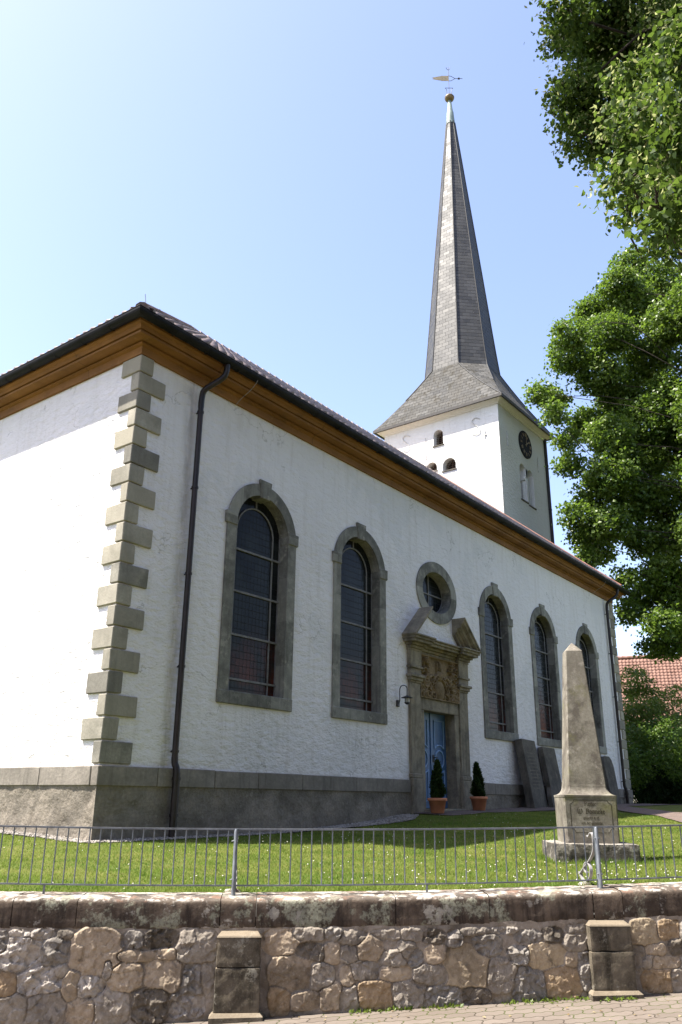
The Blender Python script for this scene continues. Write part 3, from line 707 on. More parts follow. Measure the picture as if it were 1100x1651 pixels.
for s in (-1, 1):      # broken raking pediment
    mb = MB(); A = Vector((PX + s * 1.74, 0, 3.97)); B = Vector((PX + s * .86, 0, 4.80)); dv = (B - A).normalized(); nv = Vector((-dv.z * 1, 0, dv.x)) if s > 0 else Vector((dv.z, 0, -dv.x))
    if nv.z > 0: nv = -nv
    pr = [(0, .02), (0, -.43), (.035, -.43), (.05, -.39), (.10, -.37), (.12, -.29), (.19, -.27), (.21, -.16), (.27, -.15), (.29, -.10), (.33, -.09), (.33, .02)]
    r0, r1 = [], []
    for (h, y) in pr:
        # lower end cut level on the cornice, upper end cut plumb
        p = A + nv * h; k = (3.967 - p.z) / dv.z; q = p + dv * k; r0.append((q.x, y, q.z))
        k = (B.x - p.x) / dv.x; q = p + dv * k; r1.append((q.x, y, q.z))
    mb.sweep([r0, r1], True, False, True); mb.build('pediment_half', PORTAL, portal)
# carved armorial panel
nu, nv_ = 220, 130
u = np.linspace(-1, 1, nu); v = np.linspace(0, 1.06, nv_); Ug, Vg = np.meshgrid(u, v, indexing='ij')
h = .012 * fbm(Ug * 5, Vg * 5, 0, 5)
def blob(cx, cz, rx, rz, a): 
    d = np.sqrt(((Ug - cx) / rx) ** 2 + ((Vg - cz) / rz) ** 2); return a * np.sqrt(np.clip(1 - d * d, 0, 1))
def ring(cx, cz, r, w_, a, t0=0, t1=2 * PI):
    d = np.hypot(Ug - cx, Vg - cz); t = np.mod(np.arctan2(Vg - cz, Ug - cx) - t0, 2 * PI)
    return a * np.sqrt(np.clip(1 - ((d - r) / w_) ** 2, 0, 1)) * (t <= (t1 - t0))
hm = h.copy()
for q in [blob(0, .24, .26, .27, .07), blob(0, .60, .15, .14, .075), blob(0, .86, .05, .14, .05), blob(-.09, .83, .05, .15, .04), blob(.09, .83, .05, .15, .04)]: hm = np.maximum(hm, q)
hm = np.maximum(hm, ring(0, .24, .30, .035, .06, .1, PI - .1)); hm = np.maximum(hm, ring(0, .26, .38, .03, .055, .2, PI - .2))
for k in range(9):
    t = PI * (.12 + .76 * k / 8); hm = np.maximum(hm, blob(.34 * math.cos(t), .25 + .34 * math.sin(t), .035, .035, .08))
r3 = np.random.default_rng(21)
for k in range(34):      # leafy scrolls, the same on both sides of the shield
    cx, cz, r, t0, dt, am = r3.uniform(.34, .90), r3.uniform(.07, .98), r3.uniform(.05, .13), r3.uniform(0, 2 * PI), r3.uniform(3, 5), r3.uniform(.04, .07)
    for s in (-1, 1):
        a0 = t0 if s > 0 else PI - t0 - dt
        hm = np.maximum(hm, ring(s * cx, cz, r, r * .30, am, a0, a0 + dt)); hm = np.maximum(hm, blob(s * cx, cz, r * .3, r * .3, am))
hm = hm + .006 * fbm(Ug * 22, Vg * 22, 0, 9)
edge = np.minimum(np.minimum(1 - np.abs(Ug), Vg), 1.06 - Vg); hm = np.where(edge < .03, .05, hm)
V = np.stack([PX + Ug * 1.0, -.012 - hm * 1.5, 2.475 + Vg * 1.04], -1).reshape(-1, 3)
link('relief_panel', amesh('relief_panel', V, gridf(nu, nv_), smooth=True), OCHRE, portal)
# double door
door = None; zd0, zd1 = gz(PX, -.3) + .07, 2.18
for s in (-1, 1):
    mb = MB(); x0, x1 = sorted((PX + s * .004, PX + s * .79)); mb.cbox(x0, x1, .27, .33, zd0, zd1, .006)
    if door is None:
        dm = MB(); dm.box(PX - .03, PX + .03, .245, .30, zd0 + .02, zd1); dm.box(PX - .79, PX + .79, .29, .36, zd0, zd1 + .02)
        door = dm.build('door', DOORB, church)
    lf = mb.build('door_leaf', DOORB, door)
    cx = PX + s * .41; hw = .235; zc = 1.01; mb = MB(); yy = .262
    t = lambda P: mb.tube([(p[0], yy, p[1]) for p in P], .022, 6)
    arc = lambda r, a0, a1: [(cx + r * math.cos(q), zc + r * math.sin(q)) for q in np.linspace(a0, a1, 14)]
    aa = math.acos(hw / .36)
    t([(cx - hw, zc + .36 * math.sin(aa)), (cx - hw, 1.99), (cx + hw, 1.99), (cx + hw, zc + .36 * math.sin(aa))]); t(arc(.36, aa, PI - aa))
    t([(cx - hw, zc - .36 * math.sin(aa)), (cx - hw, zd0 + .17), (cx + hw, zd0 + .17), (cx + hw, zc - .36 * math.sin(aa))]); t(arc(.36, -aa, -PI + aa))
    t(arc(.225, 0, 2 * PI)); mb.build('moulding', DOORL, lf)
mb = MB(); mb.cbox(PX + .06, PX + .115, .235, .27, .93, 1.12, .006); mb.tube([(PX + .09, .25, 1.05), (PX + .09, .19, 1.05), (PX + .20, .185, 1.045)], .012, 8); mb.build('handle', IRON, door)

# ------------------------------------------------------------------ tower and spire
TX0, TX1, TY0, TY1, TZ = 25.0, 30.5, 4.62, 11.35, 18.45
mb = MB()
def archp(c, hw, z0, zs, n=12): return [(c - hw, z0), (c + hw, z0)] + [(c + hw * math.cos(a), zs + hw * math.sin(a)) for a in np.linspace(0, PI, n + 1)]
wl_ = [archp(8.03, .28, 17.16, 17.74), archp(7.45, .375, 15.66, 15.93), archp(8.48, .32, 15.82, 16.0)]
wr_ = [archp(27.46, .37, 14.15, 15.76), archp(28.36, .36, 14.08, 15.72)]
def recess(loops, f, d, mi=0):
    for lp in loops:
        n = len(lp); A = [f(p[0], p[1], 0) for p in lp]; B = [f(p[0], p[1], d) for p in lp]
        mb.add(A + B, [(i, (i + 1) % n, n + (i + 1) % n, n + i) for i in range(n)], mi=mi)
        mb.add(B, [tuple(range(n))], mi=1)
mb.sheet([(TY0, 6), (TY1, 6), (TY1, TZ + .4), (TY0, TZ + .4)], wl_, lambda y, z: (TX0, y, z))
recess(wl_, lambda y, z, d: (TX0 + d, y, z), .55)
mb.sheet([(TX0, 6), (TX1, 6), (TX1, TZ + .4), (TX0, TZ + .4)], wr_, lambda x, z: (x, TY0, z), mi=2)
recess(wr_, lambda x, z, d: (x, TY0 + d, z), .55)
mb.add([(TX1, TY0, -1), (TX1, TY1, -1), (TX1, TY1, TZ + .4), (TX1, TY0, TZ + .4)], [(0, 1, 2, 3)])
mb.add([(TX0, TY1, 6), (TX1, TY1, 6), (TX1, TY1, TZ + .4), (TX0, TY1, TZ + .4)], [(0, 3, 2, 1)])
mb.box(L + .01, TX1 + .001, TY0 + .001, TY1 - .001, -1, 6)
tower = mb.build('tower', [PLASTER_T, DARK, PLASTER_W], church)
mb = MB(); mb.tube([(TX1 + .03, TY0 - .03, TZ + .25), (TX1 + .03, TY0 - .03, 7.0)], .105, 10)
for z in (17, 14.5, 12, 9.5): mb.tube([(TX1 + .03, TY0 - .03, z), (TX1 + .03, TY0 - .03, z + .06)], .12, 10); mb.box(TX1 - .03, TX1 + .05, TY0 - .12, TY0 + .02, z + .015, z + .045)
mb.build('tower_downpipe', PIPE, tower)
for (y0, y1, z0, z1) in ((7.75, 8.31, 17.2, 18.0), (7.08, 7.82, 15.7, 16.3), (8.17, 8.79, 15.84, 16.32)):
    mb = MB(); mb.box(TX0 + .34, TX0 + .36, (y0 + y1) / 2 - .02, (y0 + y1) / 2 + .02, z0 - .04, z1)
    for z in np.arange(z0, z1, .11): mb.add([(TX0 + .30, y0, z), (TX0 + .30, y1, z), (TX0 + .37, y1, z + .06), (TX0 + .37, y0, z + .06), (TX0 + .30, y0, z + .015), (TX0 + .30, y1, z + .015), (TX0 + .37, y1, z + .075), (TX0 + .37, y0, z + .075)], [(0, 3, 2, 1), (4, 5, 6, 7), (0, 1, 5, 4), (2, 3, 7, 6), (1, 2, 6, 5), (3, 0, 4, 7)])
    mb.build('louvre', LOUVRE, tower)
mb = MB(); mb.tube([(27.915, TY0 + .20, 14.1), (27.915, TY0 + .20, 15.35)], [.14, .12], 14)
mb.cbox(27.915 - .19, 27.915 + .19, TY0 + .02, TY0 + .42, 15.35, 15.52, .03); mb.cbox(27.915 - .13, 27.915 + .13, TY0 - .0, TY0 + .5, 15.52, 16.0, .02)
mb.build('mullion_column', PLASTER_T, tower)
for (c, hw, z) in ((27.46, .42, 14.15), (28.36, .41, 14.08)): mb = MB(); mb.cbox(c - hw, c + hw, TY0 - .05, TY0 + .3, z - .07, z + .003, .01); mb.build('window_sill', GRAVE, tower)
for (c, hw, z) in ((8.03, .33, 17.16), (7.45, .42, 15.66), (8.48, .36, 15.82)): mb = MB(); mb.cbox(TX0 - .05, TX0 + .3, c - hw, c + hw, z - .06, z + .003, .01); mb.build('window_sill', GRAVE, tower)
for (c, z0, z1) in ((9.96, 17.32, 18.22), (5.84, 17.15, 18.08)):
    P = [Vector((TX0 - .035, c - yy * .42, z0 + tt * (z1 - z0))) for yy, tt in ((.55, .86), (.30, .97), (-.15, 1.0), (-.52, .90), (-.45, .74), (.0, .55), (.45, .30), (.50, .12), (.15, 0), (-.30, .03), (-.55, .14))]
    mb = MB(); mb.tube(bez(P, 6), .018, 6); mb.build('wall_anchor', PALEIRON, tower)
mb = MB(); mb.tube([(TX0 - .03, 8.78, 17.75), (TX0 - .03, 8.78, 16.2)], .012, 5); mb.build('conductor_cable', BAREMETAL, tower)
mb = MB(); mb.box(TX0 - .04, TX0, 5.37, 5.41, 16.85, 17.25); mb.box(TX0 - .042, TX0, 5.30, 5.48, 17.0, 17.04); mb.build('wall_tie', PALEIRON, tower)
for x, z in ((25.86, 16.95), (29.44, 16.74)): mb = MB(); mb.box(x - .022, x + .022, TY0 - .04, TY0, z - .42, z + .42); mb.box(x - .10, x + .10, TY0 - .042, TY0, z - .03, z + .01); mb.build('wall_tie', PALEIRON, tower)
ck = MB(); CKX, CKZ, CR = 27.95, 17.36, .75
ck.sweep([[(CKX + r * math.cos(t), TY0 - d, CKZ + r * math.sin(t)) for t in np.linspace(0, 2 * PI, 40, endpoint=False)] for r, d in ((CR, -.01), (CR, .05), (CR - .03, .06))], True)
ck.add([(CKX + (CR - .03) * math.cos(t), TY0 - .06, CKZ + (CR - .03) * math.sin(t)) for t in np.linspace(0, 2 * PI, 40, endpoint=False)], [tuple(range(40))])
clock = ck.build('clock_face', DIAL, tower)
def radial(mbx, ang, r0, r1, w_, y, sh=0.0):
    d = Vector((math.sin(ang), 0, math.cos(ang))); s = Vector((d.z, 0, -d.x)); c = Vector((CKX, 0, CKZ)) + s * sh
    P = [c + d * r0 - s * w_, c + d * r0 + s * w_, c + d * r1 + s * w_, c + d * r1 - s * w_]
    mbx.add([(p.x, y, p.z) for p in P] + [(p.x, y + .012, p.z) for p in P], [(0, 1, 2, 3), (0, 4, 5, 1), (1, 5, 6, 2), (2, 6, 7, 3), (3, 7, 4, 0)])
mb = MB()
for k in range(12):
    n_ = {0: 3, 1: 1, 2: 2, 3: 3, 4: 2, 5: 1, 6: 2, 7: 3, 8: 3, 9: 2, 10: 1, 11: 2}[k]
    mb = MB(); radial(mb, k * PI / 6, .455, .475, .02 + .026 * n_, TY0 - .072)
    for j in range(n_): radial(mb, k * PI / 6, .47, .63, .016, TY0 - .074, (j - (n_ - 1) / 2) * .055)
    mb.build('numeral', DIALG, clock)
mb = MB(); radial(mb, 2 * PI * .02, -.12, .62, .022, TY0 - .095); radial(mb, PI / 3.2, -.10, .42, .03, TY0 - .085); mb.build('clock_hands', DIALG, clock)

OV = .42
mb = MB()
ev = lambda o, z: [(TX0 - o, TY0 - o, z), (TX1 + o, TY0 - o, z), (TX1 + o, TY1 + o, z), (TX0 - o, TY1 + o, z)]
mb.sweep([list(r) for r in zip(*[ev(o, z) for o, z in ((0, 18.52), (.05, 18.52), (.07, 18.58), (.20, 18.64), (.30, 18.69), (.33, 18.72), (.33, 18.80), (0, 18.85))])], True, True)
mb.build('tower_cornice', plain('pale_eaves_board', (0.60, 0.58, 0.53), .8, .2, 0, .06), tower)
SX, SY = (TX0 + TX1) / 2, (TY0 + TY1) / 2
def octa(ax, ay, z):
    """8 points, starting on the -x side, going round; ax, ay apothems"""
    k = .41421
    return [(SX - ax, SY + ay * k, z), (SX - ax, SY - ay * k, z), (SX - ax * k, SY - ay, z), (SX + ax * k, SY - ay, z), (SX + ax, SY - ay * k, z), (SX + ax, SY + ay * k, z), (SX + ax * k, SY + ay, z), (SX - ax * k, SY + ay, z)]
def sq8(o, z):
    x0, x1, y0, y1 = TX0 - o, TX1 + o, TY0 - o, TY1 + o
    return [(x0, y1, z), (x0, y0, z), (x0, y0, z), (x1, y0, z), (x1, y0, z), (x1, y1, z), (x1, y1, z), (x0, y1, z)]
ZE = 18.80
base, kink, apex = np.array(sq8(OV, ZE)), np.array(octa(1.84, 1.96, 22.1)), np.array(octa(.25, .25, 40.35))
rings = []
for t in np.linspace(0, 1, 9):
    s = t; flare = t + .045 * math.sin(PI * t)            # concave flare
    P = base + (kink - base) * flare; P[:, 2] = ZE + (22.1 - ZE) * t; rings.append(P)
for t in np.linspace(0, 1, 40)[1:]:
    P = kink + (apex - kink) * t; w_ = .05 * (1 - t) ** 6
    P[:, 0] = SX + (P[:, 0] - SX) * (1 - w_ * t * 3); P[:, 1] = SY + (P[:, 1] - SY) * (1 - w_ * t * 3); rings.append(P)
mb = MB()
vl = [0]
for i in range(8):
    j = (i + 1) % 8; vacc = 0.0
    for k in range(len(rings) - 1):
        a0, a1, b0, b1 = rings[k][i], rings[k][j], rings[k + 1][i], rings[k + 1][j]
        w0_, w1_ = np.linalg.norm(a1 - a0), np.linalg.norm(b1 - b0); dv = np.linalg.norm((b0 + b1) / 2 - (a0 + a1) / 2)
        mb.add([a0, a1, b1, b0], [(0, 1, 2, 3)], uv=[[(-w0_ / 2 + i * .11, vacc), (w0_ / 2 + i * .11, vacc), (w1_ / 2 + i * .11, vacc + dv), (-w1_ / 2 + i * .11, vacc + dv)]], mi=1 if k < 8 else 0); vacc += dv
mb.add(ev(OV, ZE - .002), [(0, 3, 2, 1)])
spire = mb.build('spire', [SLATE, SLATE_OLD], church)
mb = MB(); mb.sweep([list(r) for r in zip(*[ev(o, z) for o, z in ((OV - .06, ZE - .13), (OV + .03, ZE - .13), (OV + .035, ZE + .015), (OV - .02, ZE + .02))])], True, True)
mb.build('eaves_edge', plain('dark_lead_edge', (0.05, 0.045, 0.04), .6), spire)
mb = MB()
for i in range(8): mb.tube([tuple(r[i]) for r in rings[(0 if i in (1, 3, 5, 7) else 4):]], .035, 5)
mb.build('hip_slates', SLATE, spire)
mb = MB(); mb.lathe([(.30, 40.2), (.27, 40.5), (.22, 41.2), (.19, 41.25), (.10, 42.2), (.0, 42.3)], (SX, SY, 0), 14); mb.build('copper_cap', COPPER, spire)
mb = MB(); mb.lathe([((.27) * math.sin(t) * 1.12, 42.4 - .25 * math.cos(t)) for t in np.linspace(0.15, PI, 14)], (SX, SY, 0), 20); mb.lathe([(.305, 42.38), (.315, 42.42), (.305, 42.46)], (SX, SY, 0), 20); mb.build('ball', GOLD, spire)
CR_ = Vector((_r[0], _r[1], 0)).normalized()      # the vane happens to stand broadside to the view
mb = MB(); O = Vector((SX, SY, 0)); q = lambda s, z: O + CR_ * s + Vector((0, 0, z))
mb.tube([q(0, 42.6), q(0, 45.0)],   .016, 6)
for s in (-.16, .16): mb.tube([q(s, 42.7), q(s, 43.1), q(s * 1.5, 43.25)], .016, 5)
mb.tube([q(-.26, 43.25), q(.26, 43.25)], .016, 5); mb.tube([q(.0, 44.05 + .22), q(.16, 44.24), q(.42, 44.05), q(.9, 44.05)], .018, 5); mb.tube([q(0, 43.84), q(.16, 43.86), q(.42, 44.05)], .018, 5)
mb.tube([q(0, 44.75), q(-.10, 44.85), q(-.13, 45.0)], .014, 5); mb.tube([q(0, 44.75), q(.09, 44.85), q(.11, 45.0)], .014, 5); mb.tube([q(.60, 44.05), q(.72, 44.05)], .06, 8)
vn_ = mb.build('weathervane', IRON, spire)
mb = MB(); fl = [(0, 43.84), (0, 44.27), (-.48, 44.27), (-.48, 44.24), (-.78, 44.18), (-1.08, 44.10), (-.95, 44.05), (-1.05, 43.99), (-.78, 43.92), (-.48, 43.87), (-.48, 43.84)]
for d in (-.008, .008): mb.add([q(s, z) + Vector((CR_.y, -CR_.x, 0)) * d for s, z in fl], [tuple(range(len(fl)))])
mb.build('vane_flag', VANE, spire)
# ------------------------------------------------------------------ things by the church wall
lx = 8.58
lamp = empty('wall_lamp', (lx, 0, 2.24), 'small dark wall lamp on a hooked arm, left of the church door', 'lamp')
mb = MB(); mb.cbox(lx - .05, lx + .05, -.05, .01, 2.14, 2.30, .012); mb.build('wall_plate', IRON, lamp)
mb = MB(); mb.tube(bez([(lx, -.05, 2.22), (lx, -.09, 2.25), (lx, -.07, 2.60), (lx, -.19, 2.66), (lx, -.30, 2.60), (lx, -.29, 2.45), (lx, -.29, 2.37)], 6), .012, 8); mb.build('arm', IRON, lamp)
mb = MB(); mb.lathe([(.02, .13), (.05, .11), (.14, .075), (.15, .065), (.05, .06)], (lx, -.29, 2.27), 18); mb.lathe([(.065, -.06), (.07, -.04), (.05, -.07), (.02, -.09)], (lx, -.29, 2.27), 14); mb.build('lamp_shade', IRON, lamp)
mb = MB(); mb.lathe([(.055, -.05), (.06, 0), (.055, .06)], (lx, -.29, 2.27), 14); mb.build('glass', plain('lamp_glass', (0.35, 0.36, 0.34), .15, .5), lamp)

def m_conifer():
    return m_leaf('conifer_green', (0.010, 0.028, 0.008), (0.052, 0.085, 0.020), (0.03, 0.06, 0.01), .6, .2)
CONI = m_conifer()

def leaf_mesh(name, P, size, rng, mat, parent=None, up=.35, shape='oval', droop=0.0, out=None, tintk=None, width=.42):
    """one small folded blade per point; 'out' biases the way the blades face"""
    n = len(P); nrm = rng.normal(size=(n, 3)); nrm[:, 2] += up * 2
    if out is not None: nrm += out
    nrm /= np.linalg.norm(nrm, axis=1, keepdims=True)
    t = rng.normal(size=(n, 3)); t[:, 2] -= droop; t -= nrm * (t * nrm).sum(1, keepdims=True); t /= np.linalg.norm(t, axis=1, keepdims=True)
    b = np.cross(nrm, t); s = np.asarray(size)[:, None] * np.ones((n, 1))
    if shape == 'heart': prof = [(0, 0, 0), (-.10, .28, .06), (.30, .46, .10), (.72, .26, .04), (1, 0, -.10), (.72, -.26, .04), (.30, -.46, .10), (-.10, -.28, .06)]; faces = [(0, 7, 6, 5), (0, 5, 4, 3), (0, 3, 2, 1)]
    elif shape == 'needle': prof = [(0, -.09, 0), (0, .09, 0), (1, .03, 0), (1, -.03, 0)]; faces = [(0, 1, 2, 3)]
    else: prof = [(0, 0, 0), (.45, width, .10), (1, 0, -.05), (.45, -width, .10)]; faces = [(0, 3, 2, 1)]
    V = np.stack([P + s * (a * t + c * b + d * nrm) for a, c, d in prof], 1).reshape(-1, 3)
    k = len(prof); base = np.arange(n)[:, None] * k
    if shape == 'oval':
        F = np.concatenate([base + np.array([[0, 3, 2]]), base + np.array([[0, 2, 1]])])
    else:
        F = np.concatenate([base + np.array([f]) for f in faces])
    tint = rng.uniform(0, 1, n) if tintk is None else np.clip(tintk + rng.normal(0, .22, n), 0, 1)
    return link(name, amesh(name, V, F, attrs={'tint': np.repeat(tint, k)}), mat, parent)

def pot(px, py, h, seed, lab):
    z = gz(px, py) + .02
    o = empty('potted_conifer', (px, py, z), lab, 'potted plant', 'potted conifers by the church door')
    mb = MB(); mb.lathe([(.0, 0), (.145, 0), (.155, .01), (.205, .27), (.225, .27), (.235, .28), (.235, .335), (.225, .34), (.195, .335), (.19, .28), (.0, .28)], (px, py, z), 28); mb.build('pot', TERRA, o)
    r = np.random.default_rng(seed); n = 5200
    a = r.uniform(0, 2 * PI, n); t = r.uniform(0, 1, n) ** 1.15
    lob = 1 + .42 * np.sin(a * 3 + t * 9 + seed) + .15 * vn(np.cos(a) * 3, np.sin(a) * 3, t * 7, seed)
    R = (.15 * np.minimum(1, .35 + t * 5) * (1 - t) ** .72 + .012) * lob * np.sqrt(r.uniform(.35, 1, n))
    lean = .05 * (t ** 2)
    P = np.stack([px + R * np.cos(a) + lean * (1 if seed % 2 else -1), py + R * np.sin(a), z + .30 + t * h], 1)
    out = np.stack([np.cos(a), np.sin(a), np.zeros(n)], 1) * 1.3
    leaf_mesh('foliage', P, r.uniform(.035, .095, n), r, CONI, o, up=-.2, droop=-2.2, out=out, width=.24)
    mb = MB(); mb.tube([(px, py, z + .25), (px, py, z + .30 + h * .8)], [.02, .006], 6); mb.build('stem', BARK, o)
pot(9.32, -.62, .86, 3, 'potted conifer with a slender full crown, standing in front of the blue door')
pot(11.62, -.50, .84, 6, 'potted conifer with two ragged tips, beside the right pilaster of the portal')

def headstone(name, label, cx, w_, h, th, y0, y1, top='flat', yaw=0.0, seed=0, lines=0):
    """a slab leaning against the church: foot at y0, head at y1"""
    z0 = gz(cx, y0) - .06; r = np.random.default_rng(seed)
    o = empty(name, (cx, y0, z0), label, 'gravestone', 'old gravestones leaning on the church wall')
    if top == 'flat': pr = [(-w_ / 2, 0), (w_ / 2, 0), (w_ / 2 * .99, h * .985), (w_ / 2 * .96, h), (0, h * 1.004), (-w_ / 2 * .97, h * 1.008), (-w_ / 2 * .995, h * .995)]
    elif top == 'round': pr = [(-w_ / 2 * .8, 0), (w_ / 2 * .8, 0), (w_ / 2 * .92, h * .45), (w_ / 2, h * .78), (w_ / 2 * .8, h * .93), (w_ / 2 * .45, h), (-w_ / 2 * .45, h), (-w_ / 2 * .8, h * .93), (-w_ / 2, h * .78), (-w_ / 2 * .92, h * .45)]
    else: pr = [(-w_ / 2, 0), (w_ / 2, 0), (w_ / 2 * .8, h * .55), (w_ * .2, h * .95), (-w_ * .15, h), (-w_ * .42, h * .6)]
    tilt = math.atan2(y1 - y0, h)
    M = Matrix.Translation((cx, y0, z0)) @ Matrix.Rotation(yaw, 4, 'Z') @ Matrix.Rotation(-tilt, 4, 'X')
    mb = MB(); c = .012; n = len(pr)
    inn = [(x * .98, zz * .992 + .006) for x, zz in pr]
    rg = [[(x, 0, zz) for x, zz in inn], [(x, c, zz) for x, zz in pr], [(x * r.uniform(.97, 1.0), th, zz) for x, zz in pr]]
    rg = [[M @ Vector(p) for p in q] for q in rg]
    mb.sweep(rg, True, False, True); st = mb.build('slab', GRAVE, o)
    if lines:
        mb = MB()
        for k in range(lines):
            zz = h * (.80 - .55 * k / lines); x = -w_ * .30
            while x < w_ * .28:
                ww = r.uniform(.03, .09); mb.add([M @ Vector(p) for p in ((x, -.002, zz), (x + ww, -.002, zz), (x + ww, -.002, zz + .035), (x, -.002, zz + .035))], [(0, 1, 2, 3)]); x += ww + .03
        mb.build('worn_inscription', plain('worn_letters', (0.15, 0.135, 0.11), .9, .1), o)
    return o
headstone('gravestone', 'tall dark rectangular gravestone slab leaning on the wall right of the potted conifers', 15.30, .98, 2.02, .24, -.60, -.30, 'flat', .02, 1, 11)
headstone('gravestone', 'dark rectangular gravestone slab half hidden behind the obelisk', 16.95, .92, 1.84, .18, -.50, -.22, 'flat', -.01, 2, 0)
headstone('gravestone_fragment', 'small broken pale gravestone fragment between the two tall slabs', 16.05, .56, .66, .14, -.74, -.64, 'broken', .1, 3, 0)
headstone('gravestone', 'dark gravestone with rounded top beside the far downpipe', 22.2, .98, 1.74, .20, -.42, -.20, 'round', 0, 4, 0)

# ------------------------------------------------------------------ obelisk
fdv = Vector((math.cos(math.radians(-57)), math.sin(math.radians(-57)), 0)); bkv = Vector((-fdv.y, fdv.x, 0))
OB = Vector((2.14, -6.59, -.74)); oc = OB + fdv * .53 + bkv * .53
og = empty('obelisk_monument', oc, 'sandstone obelisk memorial on an inscribed pedestal standing on the lawn', 'monument')
OM = Matrix(((fdv.x, bkv.x, 0, oc.x), (fdv.y, bkv.y, 0, oc.y), (0, 0, 1, 0), (0, 0, 0, 1)))
ow = lambda x, y, z: OM @ Vector((x, y, z))
rr = np.random.default_rng(5)
# rough base slab with worn surface
def rough_box(hx, hy, z0, z1, amp, fq, seed, step=.03, rnd=.03):
    """closed box skin with noise: five faces"""
    Vs, Fs, o = [], [], 0
    def face(f, la, lb):
        nonlocal o
        na, nb = max(3, int(la / step)), max(3, int(lb / step)); a, b = np.meshgrid(np.linspace(-1, 1, na), np.linspace(-1, 1, nb), indexing='ij')
        P = f(a, b).reshape(-1, 3); Vs.append(P); Fs.append(gridf(na, nb) + o); o += len(P)
    zc, hz = (z0 + z1) / 2, (z1 - z0) / 2
    face(lambda a, b: np.stack([a * hx, b * 0 - hy, zc + b * hz], -1), 2 * hx, 2 * hz)
    face(lambda a, b: np.stack([-a * hx, b * 0 + hy, zc + b * hz], -1), 2 * hx, 2 * hz)
    face(lambda a, b: np.stack([b * 0 - hx, -a * hy, zc + b * hz], -1), 2 * hy, 2 * hz)
    face(lambda a, b: np.stack([b * 0 + hx, a * hy, zc + b * hz], -1), 2 * hy, 2 * hz)
    face(lambda a, b: np.stack([a * hx, b * hy, a * 0 + z1], -1), 2 * hx, 2 * hy)
    P = np.concatenate(Vs); F = np.concatenate(Fs)
    # round the edges, then displace by position only so that the faces stay joined
    q = P - np.array([0, 0, zc]); e = np.array([hx, hy, hz]) - rnd; inner = np.clip(q, -e, e); d = q - inner; ln = np.linalg.norm(d, axis=1, keepdims=True)
    q = inner + d / np.maximum(ln, 1e-6) * np.minimum(ln, rnd)
    nn = d / np.maximum(ln, 1e-6)
    q = q + nn * (amp * fbm(q[:, 0] * fq, q[:, 1] * fq, q[:, 2] * fq, seed, 5))[:, None]
    return q + np.array([0, 0, zc]), F
P, F = rough_box(.53, .53, -.92, -.505, .016, 7, 3, .025, .014)
P = np.array([list(ow(*p)) for p in P]); link('base_slab', amesh('base_slab', P, F, smooth=True), SLAB, og)
def taper(mb, prof, c=.012):
    """square profile rings (half width, z) with small corner chamfers"""
    rings = []
    for hw, z in prof:
        k = min(c, hw * .3); rings.append([ow(x, y, z) for x, y in ((-hw + k, -hw), (hw - k, -hw), (hw, -hw + k), (hw, hw - k), (hw - k, hw), (-hw + k, hw), (-hw, hw - k), (-hw, -hw + k))])
    mb.sweep(rings, True, False, True)
mb = MB(); cav = [(.25 + .10 * (1 - math.sin(t)), .085 + .118 * (1 - math.cos(t)) ** 1.0) for t in np.linspace(0, PI / 2, 9)]
taper(mb, [(.338, -.51), (.340, -.44), (.345, .05), (.350, .06), (.352, .085)] + cav[1:] + [(.249, .208)], .02)
ped = mb.build('pedestal', OBEL, og)
mb = MB(); taper(mb, [(.248, .209), (.246, .22), (.118, 2.025), (.116, 2.03), (.006, 2.155)], .012); mb.build('obelisk_shaft', OBEL, og)
# sunk panel line with notched corners
pw, z0, z1, nt = .265, -.375, .025, .05
ol = [(-pw + nt, z1), (pw - nt, z1), (pw - nt * .8, z1 - nt * .55), (pw - nt * .45, z1 - nt * .85), (pw, z1 - nt), (pw, z0 + nt), (pw - nt * .45, z0 + nt * .85), (pw - nt * .8, z0 + nt * .55), (pw - nt, z0), (-pw + nt, z0), (-pw + nt * .8, z0 + nt * .55), (-pw + nt * .45, z0 + nt * .85), (-pw, z0 + nt), (-pw, z1 - nt), (-pw + nt * .45, z1 - nt * .85), (-pw + nt * .8, z1 - nt * .55)]
mb = MB()
fy = lambda z: -(.340 + (.345 - .340) * (z + .44) / .49) - .0015
def ribbon(mbx, pts, w_, fdep, closed=False):
    n = len(pts)
    for i in range(n if closed else n - 1):
        a, b = Vector(pts[i]), Vector(pts[(i + 1) % n]); d = (b - a).normalized(); s = Vector((-d.y, d.x)) * w_ / 2; a = a - d * w_ * .3; b = b + d * w_ * .3
        mbx.add([ow(p[0], fdep(p[1]), p[1]) for p in (a - s, b - s, b + s, a + s)], [(0, 1, 2, 3)])
ribbon(mb, ol, .0075, fy, True)
mb.build('panel_groove', ENGRAVE, ped)
